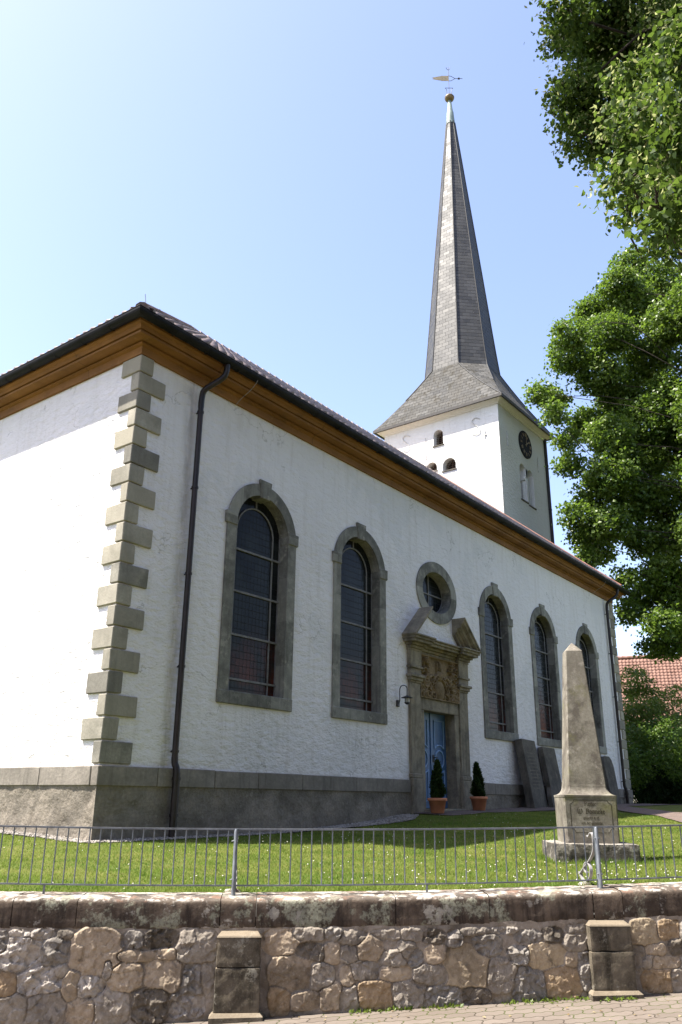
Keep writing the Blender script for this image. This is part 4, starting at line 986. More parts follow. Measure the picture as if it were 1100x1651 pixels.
# broken-letter inscription drawn with a slanted pen
GL = {
 'P': (.8, [[(.15, 0), (.15, 1)], [(0, .9), (.15, 1), (.5, .92), (.62, .75), (.5, .55), (.15, .5)], [(0, 0), (.15, 0), (.3, .06)]]),
 'W': (1.15, [[(.05, 1), (.15, .8), (.15, .2), (.32, 0), (.5, .18), (.5, .95)], [(.5, .18), (.7, 0), (.95, .2), (.95, .8), (.8, 1)]]),
 'B': (.8, [[(.15, 0), (.15, 1)], [(0, .92), (.2, 1), (.5, .95), (.58, .78), (.45, .58), (.15, .55)], [(.45, .58), (.64, .35), (.5, .08), (.2, 0), (0, .08)]]),
 'a': (.55, [[(.05, .6), (.3, .66), (.38, .55), (.38, 0), (.48, .05)], [(.38, .38), (.1, .3), (.08, .08), (.22, 0), (.38, .1)]]),
 's': (.45, [[(.4, .6), (.2, .66), (.06, .52), (.36, .26), (.25, .03), (.02, .08)]]),
 't': (.38, [[(.18, .9), (.18, .08), (.32, 0)], [(.0, .62), (.34, .64)]]),
 'o': (.55, [[(.22, .66), (.06, .5), (.06, .15), (.24, 0), (.42, .15), (.42, .5), (.22, .66)]]),
 'r': (.45, [[(.02, .6), (.12, .66), (.12, 0), (.2, .04)], [(.12, .5), (.28, .66), (.4, .56)]]),
 'n': (.58, [[(.02, .6), (.12, .66), (.12, 0), (.2, .04)], [(.12, .5), (.3, .66), (.42, .55), (.42, .06), (.5, 0)]]),
 'e': (.48, [[(.4, .08), (.22, 0), (.06, .15), (.06, .5), (.22, .66), (.38, .5), (.06, .3)]]),
 'k': (.52, [[(.12, 1), (.12, 0), (.2, .03)], [(.12, .42), (.32, .62), (.36, .5), (.14, .34), (.40, .03)]]),
 'g': (.55, [[(.38, .62), (.2, .66), (.06, .5), (.06, .15), (.22, 0), (.38, .1)], [(.40, .66), (.40, -.2), (.2, -.32), (.04, -.22)]]),
 'w': (.8, [[(.04, .64), (.1, .5), (.1, .1), (.22, 0), (.36, .12), (.36, .6)], [(.36, .12), (.5, 0), (.66, .14), (.66, .5), (.56, .66)]]),
 'i': (.28, [[(.02, .6), (.12, .66), (.12, .04), (.2, 0)], [(.12, .86), (.14, .9)]]),
 'h': (.56, [[(.12, 1), (.12, 0), (.2, .03)], [(.12, .5), (.3, .66), (.42, .5), (.40, .0), (.26, -.2)]]),
 'd': (.55, [[(.12, .98), (.38, .62), (.42, .2), (.24, 0), (.06, .15), (.06, .45), (.2, .6), (.40, .52)]]),
 'm': (.84, [[(.02, .6), (.12, .66), (.12, 0)], [(.12, .5), (.28, .66), (.38, .55), (.38, 0)], [(.38, .5), (.54, .66), (.66, .55), (.66, .06), (.74, 0)]]),
 'v': (.52, [[(.04, .66), (.12, .5), (.12, .12), (.24, 0), (.42, .15), (.42, .5), (.26, .66)]]),
 '.': (.25, [[(.08, .02), (.11, .05)]]), '1': (.4, [[(.04, .8), (.18, 1), (.18, 0)]]), '9': (.5, [[(.38, .7), (.22, .55), (.06, .72), (.22, .98), (.4, .8), (.36, .3), (.14, 0)]]), ' ': (.35, [])}
def letters(mbx, txt, cx, z, hgt, pen):
    tot = sum(GL[c][0] for c in txt) * hgt; x = cx - tot / 2; pv = Vector((math.cos(math.radians(40)), math.sin(math.radians(40)))) * pen / 2
    for c in txt:
        wd_, st = GL[c]
        for pl in st:
            for a, b in zip(pl[:-1], pl[1:]):
                A = Vector((x + a[0] * hgt, z + a[1] * hgt)); B = Vector((x + b[0] * hgt, z + b[1] * hgt)); d = (B - A); pq = pv if abs(d.normalized().cross(pv.normalized())) > .35 else Vector((-d.y, d.x)).normalized() * pen / 3
                mbx.add([ow(p.x, fy(p.y) - .0006, p.y) for p in (A - pq, B - pq, B + pq, A + pq)], [(0, 1, 2, 3)])
        x += wd_ * hgt
for a_ in (('Pastor', -.005, -.045, .048, .0085), ('W. Bonneke', 0, -.145, .062, .0115), ('geweiht d. 19.', 0, -.212, .034, .006), ('von der gemeinde', 0, -.275, .034, .006)):
    mb = MB(); letters(mb, *a_); mb.build('inscription_line', ENGRAVE, ped)

# ------------------------------------------------------------------ retaining wall towards the street
rw_ = empty('retaining_wall', wu(0, 0, -1.6), 'low rubble stone retaining wall with lichen-stained coping along the pavement', 'wall')
SEEDS = [(-1.66,-1.166,0.129,0.107,'W'),(-1.39,-1.146,0.101,0.086,'G'),(-1.10,-1.146,0.173,0.141,'T'),(-0.82,-1.065,0.072,0.055,'G'),(-0.59,-1.065,0.115,0.060,'D'),(-0.31,-1.105,0.134,0.104,'P'),(-1.49,-1.352,0.140,0.090,'W'),(-1.11,-1.392,0.094,0.069,'W'),(-1.25,-1.391,0.053,0.105,'T'),(-0.84,-1.324,0.119,0.080,'T'),(-0.54,-1.311,0.156,0.086,'T'),(-0.34,-1.354,0.090,0.107,'G'),(-1.74,-1.367,0.064,0.073,'O'),(-1.68,-1.534,0.104,0.083,'P'),(-1.41,-1.526,0.139,0.098,'P'),(-1.15,-1.549,0.116,0.073,'T'),(-0.93,-1.530,0.129,0.099,'P'),(-0.65,-1.511,0.130,0.105,'D'),(-0.37,-1.513,0.113,0.079,'W'),(-0.78,-1.181,0.132,0.032,'T'),(-0.53,-1.166,0.066,0.038,'T'),(-1.50,-1.020,0.083,0.033,'W'),(-1.69,-1.015,0.071,0.022,'W'),(-1.81,-1.080,0.029,0.065,'G'),(-1.34,-1.020,0.048,0.027,'P'),(0.35,-1.085,0.124,0.083,'T'),(0.44,-1.305,0.147,0.109,'T'),(0.59,-1.153,0.099,0.050,'D'),(0.68,-1.328,0.086,0.081,'P'),(0.36,-1.487,0.073,0.090,'O'),(0.56,-1.495,0.110,0.059,'T'),(0.75,-1.458,0.074,0.086,'T'),(0.77,-1.164,0.062,0.066,'T'),(0.56,-1.031,0.125,0.039,'P'),(0.76,-1.020,0.063,0.039,'G'),(-1.00,-1.255,0.036,0.075,'P'),(-1.34,-1.275,0.047,0.043,'P'),(-0.23,-1.323,0.048,0.097,'P'),(0.90,-1.176,0.062,0.055,'P'),(1.07,-1.121,0.082,0.084,'T'),(1.20,-1.032,0.101,0.034,'P'),(1.26,-1.200,0.088,0.050,'P'),(1.28,-1.310,0.125,0.044,'T'),(1.03,-1.287,0.112,0.060,'P'),(0.89,-1.329,0.050,0.065,'T'),(0.90,-1.481,0.068,0.080,'P'),(1.12,-1.461,0.124,0.086,'O'),(1.38,-1.452,0.124,0.086,'P'),(1.56,-1.322,0.126,0.066,'P'),(1.61,-1.168,0.083,0.056,'T'),(1.59,-1.044,0.077,0.045,'D'),(1.76,-1.067,0.058,0.062,'W'),(1.85,-1.268,0.165,0.138,'L'),(2.03,-1.113,0.103,0.073,'G'),(2.13,-1.325,0.108,0.099,'P'),(1.91,-1.467,0.107,0.054,'D'),(1.66,-1.469,0.138,0.060,'G'),(2.19,-1.000,0.097,0.023,'W'),(2.38,-1.046,0.091,0.040,'G'),(2.29,-1.181,0.077,0.056,'G'),(2.52,-1.193,0.136,0.084,'L'),(2.59,-1.035,0.078,0.051,'D'),(2.37,-1.393,0.121,0.105,'G'),(2.63,-1.372,0.135,0.105,'O'),(2.82,-0.989,0.092,0.035,'P'),(2.78,-1.092,0.111,0.057,'P'),(2.72,-1.210,0.052,0.045,'T'),(2.84,-1.295,0.058,0.117,'G'),(3.36,-1.025,0.107,0.092,'L'),(3.57,-1.002,0.101,0.064,'O'),(3.62,-1.118,0.053,0.052,'D'),(3.43,-1.140,0.080,0.040,'T'),(3.50,-1.243,0.119,0.045,'T'),(3.46,-1.366,0.131,0.078,'O'),(3.30,-1.185,0.053,0.091,'P'),(3.36,-1.231,0.053,0.045,'P'),(3.59,-1.367,0.066,0.067,'P'),(1.95,-1.011,0.116,0.028,'P'),(1.41,-1.032,0.076,0.045,'P'),(0.93,-1.043,0.101,0.045,'P'),(1.37,-1.133,0.063,0.067,'P'),(1.44,-1.200,0.051,0.055,'G')]
rs = np.random.default_rng(33)
for k in range(170):      # the stretches outside the photograph
    u_ = rs.uniform(-6.2, -1.95) if k < 75 else rs.uniform(3.75, 9.2)
    z_ = pave_z(u_) + rs.uniform(.02, .62); SEEDS.append((u_, float(z_), rs.uniform(.07, .14), rs.uniform(.045, .09), 'WGTPOD'[rs.integers(0, 6)]))
S = np.array([s[:4] for s in SEEDS]); PALW = {'W': (.40, .365, .325), 'G': (.25, .23, .205), 'T': (.375, .305, .225), 'D': (.16, .138, .112), 'P': (.30, .265, .222), 'O': (.37, .275, .175), 'L': (.42, .34, .235)}
RGH = {'W': 1.5, 'G': 1.3, 'T': .55, 'D': 1.4, 'P': .7, 'O': .7, 'L': .3}
SCOL = 1.06 * np.array([PALW[s[4]] for s in SEEDS]) * rs.uniform(.88, 1.12, (len(SEEDS), 1)); SR = np.array([RGH[s[4]] for s in SEEDS])
uu = np.r_[np.arange(-6, -2.3, .03), np.arange(-2.3, 4.2, .006), np.arange(4.2, 9.001, .03)]; zz = np.linspace(0, 1, 118)
def facets(x, z, sc, seed):
    """broken-stone chips: every cell is a little tilted plane"""
    X_, Z_ = x * sc, z * sc; ix, iz = np.floor(X_), np.floor(Z_); best = np.full(X_.shape, 99.0); out = np.zeros(X_.shape)
    for a in (-1, 0, 1):
        for b in (-1, 0, 1):
            cx, cz = ix + a, iz + b; o = cx * 0
            px, pz = cx + _hash(cx, cz, o, seed), cz + _hash(cx, cz, o + 1, seed); d = np.hypot(X_ - px, Z_ - pz)
            h = (_hash(cx, cz, o + 2, seed) - .5) + (_hash(cx, cz, o + 3, seed) - .5) * 1.7 * (X_ - px) + (_hash(cx, cz, o + 4, seed) - .5) * 1.7 * (Z_ - pz)
            out = np.where(d < best, h, out); best = np.minimum(d, best)
    return out
Ug, Tg = np.meshgrid(uu, zz, indexing='ij'); zb = pave_z(Ug) - .08; zt = cop_z(Ug) - .19; Zg = zb + (zt - zb) * Tg
uw = Ug + .020 * fbm(Ug * 7, Zg * 7, 0, 41) + .007 * fbm(Ug * 25, Zg * 25, 0, 43); zw = Zg + .016 * fbm(Ug * 7, Zg * 7, 3, 42) + .006 * fbm(Ug * 25, Zg * 25, 0, 44)
f1 = np.full(Ug.shape, 9.0); f2 = np.full(Ug.shape, 9.0); idx = np.zeros(Ug.shape, int)
for k, s in enumerate(S):
    m = np.abs(uu - s[0]) < .55; sl_ = np.where(m)[0]
    if not len(sl_): continue
    a, b = sl_[0], sl_[-1] + 1
    d = ((np.abs(uw[a:b] - s[0]) / s[2]) ** 2.6 + (np.abs(zw[a:b] - s[1]) / s[3]) ** 2.6) ** (1 / 2.6)
    o1 = f1[a:b]; better = d < o1
    f2[a:b] = np.where(better, o1, np.minimum(f2[a:b], d)); idx[a:b] = np.where(better, k, idx[a:b]); f1[a:b] = np.where(better, d, o1)
gap = np.minimum((f2 - f1) / .15, (1.36 - f1) / .12) + .35 * fbm(Ug * 22, Zg * 22, 0, 47); msk = sstep(.15, .8, gap)
tl = rs.uniform(-1, 1, (len(S), 2)); hh = rs.uniform(.012, .026, len(S))
dx, dz_ = (uw - S[idx, 0]), (zw - S[idx, 1])
wx, wz = Ug + .012 * fbm(Ug * 18, Zg * 18, 0, 57), Zg + .012 * fbm(Ug * 18, Zg * 18, 4, 58)
crag = .017 * facets(wx, wz * 1.15, 9, 51) + .011 * facets(wx, wz, 22, 52) + .010 * fbm(Ug * 6, Zg * 7, 0, 53, 3) + .004 * fbm(Ug * 45, Zg * 45, 0, 54, 3)
H = msk * (hh[idx] + tl[idx, 0] * .12 * dx + tl[idx, 1] * .10 * dz_ + SR[idx] * crag - .006 * f1 ** 2) + (1 - msk) * (.009 * fbm(Ug * 12, Zg * 12, 0, 55, 5) + .002)
H = H + .0022 * fbm(Ug * 60, Zg * 60, 0, 56, 2)
MORT = np.array([.31, .268, .222]); colr = SCOL[idx] * msk[..., None] + MORT * (1 - msk[..., None])
colr = colr * (1 - .34 * (msk * (1 - msk) * 4)[..., None])          # darker along the joints' edges
nb = fbm(Ug * 2.2, Zg * 3, 0, 61); colr = colr * (1 - .35 * sstep(.1, .6, nb)[..., None])
drip = sstep(.0, .5, fbm(Ug * 5, Zg * .6, 0, 62)) * sstep(.30, .0, zt - Zg); colr = colr * (1 - .5 * drip[..., None])
Pw = np.stack([W0[0] + WD[0] * Ug - WM[0] * H, W0[1] + WD[1] * Ug - WM[1] * H, Zg], -1).reshape(-1, 3)
t = NT('rubble_masonry'); at = t.node('ShaderNodeAttribute', attribute_name='stone'); v = t.coord()
c = t.mix(t.ramp(t.noise(v, 20, 7, 0.7), 0.36, 0.66, 0, .55), at.outputs['Color'], t.mix(1.0, at.outputs['Color'], (.48, .44, .40), 'MULTIPLY'))
c = t.mix(t.ramp(t.noise(v, 55, 5, 0.7), 0.58, 0.70, 0, .5), c, (.42, .38, .32)); c = t.mix(t.ramp(t.noise(t.coord(loc=(3, 8, 1)), 6, 8, 0.72), 0.57, 0.66, 0, .6), c, (.075, .066, .056))
MASON = t.fin(c, .92, t.bump(t.noise(v, 90, 5, .65), .5, .006), .2)
link('rubble_masonry', amesh('rubble_masonry', Pw, gridf(len(uu), len(zz)), smooth=False, attrs={'stone': colr.reshape(-1, 3)}), MASON, rw_)
mb = MB(); mb.add([wu(-6, 0.0, -2), wu(9, 0.0, -2), wu(9, .4, -2), wu(-6, .4, -2), wu(-6, 0.0, -.98), wu(9, 0.0, -.90), wu(9, .4, -.90), wu(-6, .4, -.98)], [(0, 3, 2, 1), (4, 5, 6, 7), (1, 2, 6, 5), (2, 3, 7, 6), (3, 0, 4, 7)]); mb.build('wall_core', MASON, rw_)
t = NT('lichen_coping'); v = t.coord()
c = t.mix(t.ramp(t.noise(v, 3.2, 8, .68), .38, .62), (.135, .105, .08), (.060, .046, .036)); c = t.mix(t.ramp(t.noise(t.coord(scale=(7, 7, 1.2)), 1.4, 6, .65), .45, .66, 0, .8), c, (.026, .021, .018))
lic = t.ramp(t.noise(t.coord(loc=(2, 5, 3)), 2.1, 9, .70), .52, .57, 0, 1); c = t.mix(t.math('MULTIPLY', lic, t.ramp(t.noise(v, 40, 4, .7), .34, .56, .15, .8)), c, (.27, .275, .21))
c = t.mix(t.math('MULTIPLY', t.ramp(t.noise(t.coord(loc=(7, 1, 1)), 4.5, 8, .7), .58, .63, 0, .6), 1.0), c, (.36, .34, .30))
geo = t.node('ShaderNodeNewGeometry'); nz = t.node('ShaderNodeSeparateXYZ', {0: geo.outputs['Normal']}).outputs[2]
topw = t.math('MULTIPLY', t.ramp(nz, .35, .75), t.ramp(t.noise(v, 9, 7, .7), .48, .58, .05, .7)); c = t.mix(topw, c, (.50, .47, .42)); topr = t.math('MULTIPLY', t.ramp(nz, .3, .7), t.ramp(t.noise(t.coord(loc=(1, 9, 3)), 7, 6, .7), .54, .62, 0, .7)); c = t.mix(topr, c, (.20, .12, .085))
COPE = t.fin(c, .93, t.bump(t.noise(v, 45, 6, .7), .55, .008, t.bump(t.noise(v, 9, 4), .5, .02)), .15)
jt = [-6.0, -5.1, -4.3, -3.5, -2.75, -1.77, -1.272, -.144, .143, 1.28, 2.06, 2.945, 3.20, 4.3, 5.2, 6.1, 7.2, 8.1, 9.0]
for a, b in zip(jt[:-1], jt[1:]):      # coping blocks
    n = max(4, int((b - a) / .035)); uq = np.linspace(a + .003, b - .003, n); rings = []
    pr = [(0.0, -.205), (-.008, -.19), (-.010, -.03), (-.004, -.008), (.012, .004), (.05, .009), (.14, .016), (.28, .020), (.40, .018), (.41, -.205)]
    pr2 = []
    for (p0, p1) in zip(pr[:-1], pr[1:]):
        m = max(1, int(math.dist(p0, p1) / .035)); pr2 += [(p0[0] + (p1[0] - p0[0]) * i / m, p0[1] + (p1[1] - p0[1]) * i / m) for i in range(m)]
    pr2.append(pr[-1]); k = int(a * 37) % 1000
    A = np.array([[(q[0], q[1]) for q in pr2]] * n); uq2 = uq[:, None] + 0 * A[..., 0]
    nz_ = .007 * fbm(uq2 * 9, A[..., 1] * 9, A[..., 0] * 9, 70 + k, 4) + .003 * fbm(uq2 * 30, A[..., 1] * 30, A[..., 0] * 30, 71, 2) + .006 * vn(a * 3, 1.5, 0, 9)
    off = A[..., 0] + nz_ * (A[..., 0] < .38); z_ = cop_z(uq2) + A[..., 1] + nz_ * .8 * (A[..., 1] > -.02)
    P = np.stack([W0[0] + WD[0] * uq2 + WM[0] * off, W0[1] + WD[1] * uq2 + WM[1] * off, z_], -1)
    o = link('coping_stone', amesh('coping_stone', P.reshape(-1, 3), gridf(n, len(pr2))[:, ::-1], smooth=True), COPE, rw_)
    e0 = len(pr2)
t = NT('stained_pier_stone'); v = t.coord()
c = t.mix(t.ramp(t.noise(v, 4, 8, .68), .35, .66), (.055, .047, .035), (.15, .127, .095)); c = t.mix(t.ramp(t.noise(t.coord(scale=(8, 8, 1)), 1.4, 6, .6), .5, .68, 0, .75), c, (.032, .028, .02))
c = t.mix(t.ramp(t.noise(t.coord(loc=(3, 3, 8)), 5, 9, .72), .57, .63, 0, .75), c, (.27, .255, .21)); c = t.mix(t.ramp(t.noise(v, 60, 4, .7), .5, .68, 0, .4), c, (.20, .175, .13))
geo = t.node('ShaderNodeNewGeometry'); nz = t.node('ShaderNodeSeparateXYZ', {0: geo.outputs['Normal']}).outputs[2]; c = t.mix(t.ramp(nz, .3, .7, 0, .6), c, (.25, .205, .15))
PIER = t.fin(c, .92, t.bump(t.noise(v, 60, 6, .7), .6, .006), .15)
WMAT = Matrix(((WD[0], WM[0], 0, W0[0]), (WD[1], WM[1], 0, W0[1]), (0, 0, 1, 0), (0, 0, 0, 1)))
for (u0, u1, zt_, zb_) in ((-.150, .192, -1.000, -1.555), (2.868, 3.218, -.925, -1.425), (-3.2, -2.86, -.99, -1.68), (5.95, 6.3, -.80, -1.28)):
    mb = MB(); mid = (zt_ + zb_) / 2 + .03
    for (za_, zc_, e_) in ((mid + .002, zt_ - .030, 0), (zb_ - .01, mid - .002, .004)):
        P_, F_ = rough_box((u1 - u0) / 2 + e_, .0925 + e_, za_, zc_, .009, 13, int(zc_ * 99) % 50, .016, .010); P_ = P_ + np.array([(u0 + u1) / 2, .0075, 0]); mb.add([WMAT @ Vector(q_) for q_ in P_], F_.tolist(), smooth=True)
    mb.hull([(u0 - .004, -.090, zt_ - .035), (u1 + .004, -.090, zt_ - .035), (u0 - .004, .1, zt_ - .035), (u1 + .004, .1, zt_ - .035), (u0 + .006, -.082, zt_ - .024), (u1 - .006, -.082, zt_ - .024), (u0 + .03, .0, zt_ + .004), (u1 - .03, .0, zt_ + .004), (u0 + .03, .1, zt_ + .004), (u1 - .03, .1, zt_ + .004)], 0, WMAT)
    pz = float(pave_z((u0 + u1) / 2))
    pp = mb.build('pilaster', PIER, rw_)
    mb = MB(); mb.hull([(u0 - .035, -.125, pz - .1), (u1 + .035, -.125, pz - .1), (u0 - .035, .05, pz - .1), (u1 + .035, .05, pz - .1), (u0 - .035, -.125, pz + .03), (u1 + .035, -.125, pz + .035), (u0 - .035, .05, pz + .035), (u1 + .035, .05, pz + .035), (u0 - .012, -.10, zb_ + .0), (u1 + .012, -.10, zb_ + .0), (u0 - .012, .05, zb_ + .0), (u1 + .012, .05, zb_ + .0)], 0, WMAT); mb.build('pilaster_base', PIER, pp)

# ------------------------------------------------------------------ fence on the coping
FO = .20
rail_z = lambda u: -.249 + .002 * u + .0036 * u * u * (1 if -3.3 < u < 6.4 else .9)
brail_z = lambda u: -.687 + .003 * u + .0044 * u * u
fence = empty('iron_fence', wu(0, FO, -.75), 'low grey metal railing with thin upright bars on top of the stone wall', 'fence')
FU0, FU1 = -2.95, 5.85
def wbox(mb, u, z0, z1, hu, ho, off=FO):
    P = [wu(u + a * hu, off + b * ho, z) for z in (z0, z1) for a, b in ((-1, -1), (1, -1), (1, 1), (-1, 1))]
    mb.add(P, [(0, 3, 2, 1), (4, 5, 6, 7), (0, 1, 5, 4), (1, 2, 6, 5), (2, 3, 7, 6), (3, 0, 4, 7)])
def rail(name, fz, th, wd_):
    us_ = np.linspace(FU0, FU1, 36); mb = MB()
    mb.sweep([[wu(u, FO + b * wd_, fz(u) + a * th) for a, b in ((-1, -1), (-1, 1), (1, 1), (1, -1))] for u in us_], True, False, True); mb.build(name, FENCE, fence)
rail('top_rail', rail_z, .007, .013); rail('bottom_rail', brail_z, .0055, .011)
posts = (-2.95, -.052, 3.095, 5.85)
for u in posts:
    mb = MB(); zc = float(cop_z(u)) + .005
    P = []
    mb.tube([wu(u, FO - .028, zc), wu(u, FO - .028, rail_z(u) - .012), wu(u, FO - .028, rail_z(u) + .002)], [.018, .0165, .010], 8); wbox(mb, u, zc, rail_z(u) + .004, .015, .020, FO - .002)
    for z in (rail_z(u) - .09, brail_z(u) + .05): mb.tube([wu(u - .016, FO - .035, z), wu(u - .036, FO - .038, z - .004)], [.006, .003], 6); mb.tube([wu(u + .012, FO - .05, z), wu(u + .012, FO - .04, z)], .008, 6)
    mb.build('post', FENCE, fence)
    # scrolled back-stay running into the churchyard
    pts = []
    top = rail_z(u) - .055; bot = float(cop_z(u)) + .06
    C_ = [(.115, top - .022), (.10, top - .035), (.085, top - .02), (.06, top + .01), (.03, top - .005), (.022, top - .06), (.03, top - .14), (.10, top - .22), (.22, top - .30), (.30, top - .37), (.30, bot + .06), (.26, bot - .015), (.20, bot - .03), (.12, bot + .02), (.10, bot + .10), (.15, bot + .155), (.21, bot + .12), (.21, bot + .06), (.17, bot + .055)]
    path = bez([wu(u, FO + .01 + a * 1.5, z) for a, z in C_], 5)
    mb = MB(); hw = .014
    rings = []
    for i, p in enumerate(path):
        d = (path[min(i + 1, len(path) - 1)] - path[max(i - 1, 0)]).normalized(); w3 = Vector((WD[0], WD[1], 0)); nn = d.cross(w3).normalized() * .004
        rings.append([p + w3 * hw + nn, p - w3 * hw + nn, p - w3 * hw - nn, p + w3 * hw - nn])
    mb.sweep(rings, True, False, True); mb.build('scroll_brace', BAREMETAL, fence)
for u in (-1.594, 1.58, 4.6):
    mb = MB(); wbox(mb, u, float(cop_z(u)) + .005, brail_z(u), .008, .008); mb.build('support_stub', FENCE, fence)
mb = MB(); u0 = .0
def bal(u):
    m_ = MB(); m_.tube([wu(u, FO, brail_z(u)), wu(u, FO, rail_z(u) - .004)], .0057, 7, False); return m_
bi = 0
for u in np.arange(-2.87, 5.80, .0888):
    if min(abs(u - p) for p in posts) < .03: continue
    bal(u).build('baluster', FENCE, fence); bi += 1
for u in (-.052, 3.095):
    mb = MB(); P = wu(u - .02, FO + .28, float(cop_z(u)) + .012); mb.hull([(P[0] + .08 * math.cos(a) * (1 if k else .7), P[1] + .08 * math.sin(a) * (1 if k else .7), P[2] + (.0 if k else .022)) for a in np.linspace(0, 2 * PI, 9)[:-1] for k in (0, 1)]); mb.build('brace_foot', COPE, fence)
# ------------------------------------------------------------------ trees and shrubs
def spray_points(blobs, per_m2, rng, spread=.55, leaves=12, twig=.28, shell=.45):
    """leaf positions: blobs -> twig ends on and inside each blob -> a tuft of leaves on each twig"""
    Ps, Os, Ts = [], [], []
    for (x, y, z, r) in blobs:
        n = max(6, int(per_m2 * 4 * PI * r * r)); d = rng.normal(size=(n, 3)); d /= np.linalg.norm(d, axis=1, keepdims=True)
        lump = 1 + .28 * vn(d[:, 0] * 2.2 + x, d[:, 1] * 2.2 + y, d[:, 2] * 2.2 + z, 5)
        rad = r * lump * (shell + (1.08 - shell) * rng.uniform(0, 1, n) ** .55)
        c = np.array([x, y, z]) + d * rad[:, None] * np.array([1, 1, .88])
        k = rng.integers(int(leaves * .6), int(leaves * 1.4) + 1, n); ci = np.repeat(np.arange(n), k)
        off = rng.normal(size=(len(ci), 3)) * twig * np.array([1, 1, .55]) + d[ci] * rng.uniform(0, twig * 1.2, (len(ci), 1))
        Ps.append(c[ci] + off); Os.append(d[ci]); Ts.append(np.clip(.5 + .28 * rng.normal(size=n), 0, 1)[ci])
    return np.concatenate(Ps), np.concatenate(Os), np.concatenate(Ts)
def limb(mb, a, b, r0, r1, rng, bend=.12, n=7):
    a, b = np.array(a, float), np.array(b, float); ln = np.linalg.norm(b - a); pts = []
    o1, o2 = rng.normal(size=3) * ln * bend, rng.normal(size=3) * ln * bend
    for t in np.linspace(0, 1, n):
        p = a + (b - a) * t + o1 * math.sin(PI * t) * .6 + o2 * math.sin(2 * PI * t) * .35 + np.array([0, 0, ln * .06 * math.sin(PI * t)]); pts.append(tuple(p))
    mb.tube(pts, list(np.linspace(r0, r1, n)), 7, False); return pts
def tree(name, label, base, top, r0, blobs, leafmat, size, per_m2, seed, leaves, twig, cat='tree', group=None, shape='oval', droop=.5, up=.35, shell=.45, attach=-.45, thick=.22):
    r = np.random.default_rng(seed); o = empty(name, base, label, cat, group)
    mb = MB(); tp = limb(mb, base, top, r0, r0 * .35, r, .03, 12)
    mb.tube([tuple(np.array(base) + (0, 0, -.3)), tuple(np.array(base) + (0, 0, .15)), tuple(np.array(base) + (0, 0, .6))], [r0 * 1.5, r0 * 1.18, r0], 10, False)
    mb.build('trunk', BARK, o); mb = MB(); tp = np.array(tp)
    for b in blobs:
        zc = b[2] + np.linalg.norm(np.array(b[:2]) - tp[-1, :2]) * attach
        k = int(np.argmin(np.abs(tp[:, 2] - zc))); k = max(3, k); e = np.array(b[:3]) + r.normal(size=3) * b[3] * .2
        limb(mb, tp[k], e, r0 * thick * min(1, .5 + b[3] * .3), .015, r)
        for q in range(4): limb(mb, e, e + r.normal(size=3) * b[3] * .6, .016, .005, r, .1, 4)
    mb.build('limbs', BARK, o)
    P, O, T = spray_points(blobs, per_m2, r, leaves=leaves, twig=twig, shell=shell)
    leaf_mesh('crown', P, r.uniform(size * .7, size * 1.25, len(P)), r, leafmat, o, up=up, shape=shape, droop=droop, out=O * .5, tintk=T)
    return o, P, O
LEAF_M = m_leaf('maple_leaf', (0.046, 0.094, 0.013), (0.140, 0.200, 0.034), (0.19, 0.31, 0.03), .42, .4)
LEAF_L = m_leaf('linden_leaf', (0.026, 0.058, 0.012), (0.080, 0.128, 0.024), (0.15, 0.23, 0.03), .6, .15)
BLOOM = m_leaf('linden_bract', (0.24, 0.28, 0.10), (0.46, 0.46, 0.24), (0.36, 0.42, 0.14), .6, .2)
LEAF_B1 = m_leaf('shrub_leaf', (0.045, 0.10, 0.014), (0.125, 0.19, 0.030), (0.15, 0.25, 0.03), .45, .35)
LEAF_B2 = m_leaf('bright_shrub_leaf', (0.075, 0.125, 0.018), (0.16, 0.21, 0.04), (0.22, 0.30, 0.05), .45, .3)
LEAF_B3 = m_leaf('dark_hedge_leaf', (0.014, 0.036, 0.010), (0.032, 0.066, 0.016), (0.05, 0.09, 0.015), .5, .3)
MID = [(30.7,-1.0,27.7,0.65),(28.7,-0.9,25.2,0.81),(30.2,1.1,25.1,0.84),(25.0,0.7,21.0,0.60),(27.1,1.6,21.1,0.79),(25.6,2.6,18.8,0.41),(27.6,2.7,19.3,0.53),(25.0,1.8,17.1,0.40),(28.0,2.5,17.1,0.42),(26.7,1.8,15.2,0.47),(29.6,1.9,18.4,0.78),(28.1,0.6,20.3,0.95),(28.1,-0.2,22.2,0.97),(30.0,-1.1,24.3,1.09),(31.2,-2.2,26.0,1.13),(28.6,-3.1,22.0,1.09),(30.9,-1.2,21.7,1.21),(30.3,0.2,19.6,1.18),(26.9,-0.0,16.2,0.89),(29.2,-1.2,17.4,1.13),(29.9,-2.3,18.7,1.15),(30.9,-2.0,16.5,1.15),(29.4,-0.7,15.6,1.05),(26.7,0.1,14.2,0.87),(27.9,1.4,13.8,0.60),(26.5,1.7,12.5,0.52),(27.8,1.8,11.9,0.53),(29.9,2.0,11.8,0.62),(27.2,1.6,10.6,0.40),(27.0,0.4,12.0,0.75),(28.6,-0.4,13.5,0.96),(29.4,-1.4,13.5,1.03),(30.8,-1.5,12.0,0.99),(29.0,-0.6,11.6,0.77),(27.3,0.1,9.5,0.40),(30.3,0.3,9.0,0.73),(28.7,-1.2,9.7,0.81),(29.6,-1.5,9.0,0.83),(28.2,0.3,8.1,0.40),(27.5,-1.3,7.3,0.56),(29.3,-0.2,6.6,0.44),(29.9,-1.0,6.8,0.59),(28.2,-5.1,22.4,1.40),(29.4,-5.0,20.1,1.65),(28.8,-4.5,17.0,1.58),(28.0,-4.4,13.6,1.50),(28.1,-3.7,11.2,1.25),(31.2,-2.7,9.4,1.22),(30.7,-1.9,7.6,0.84),(29.1,-5.7,17.4,1.59),(30.6,-5.0,14.3,1.60)]
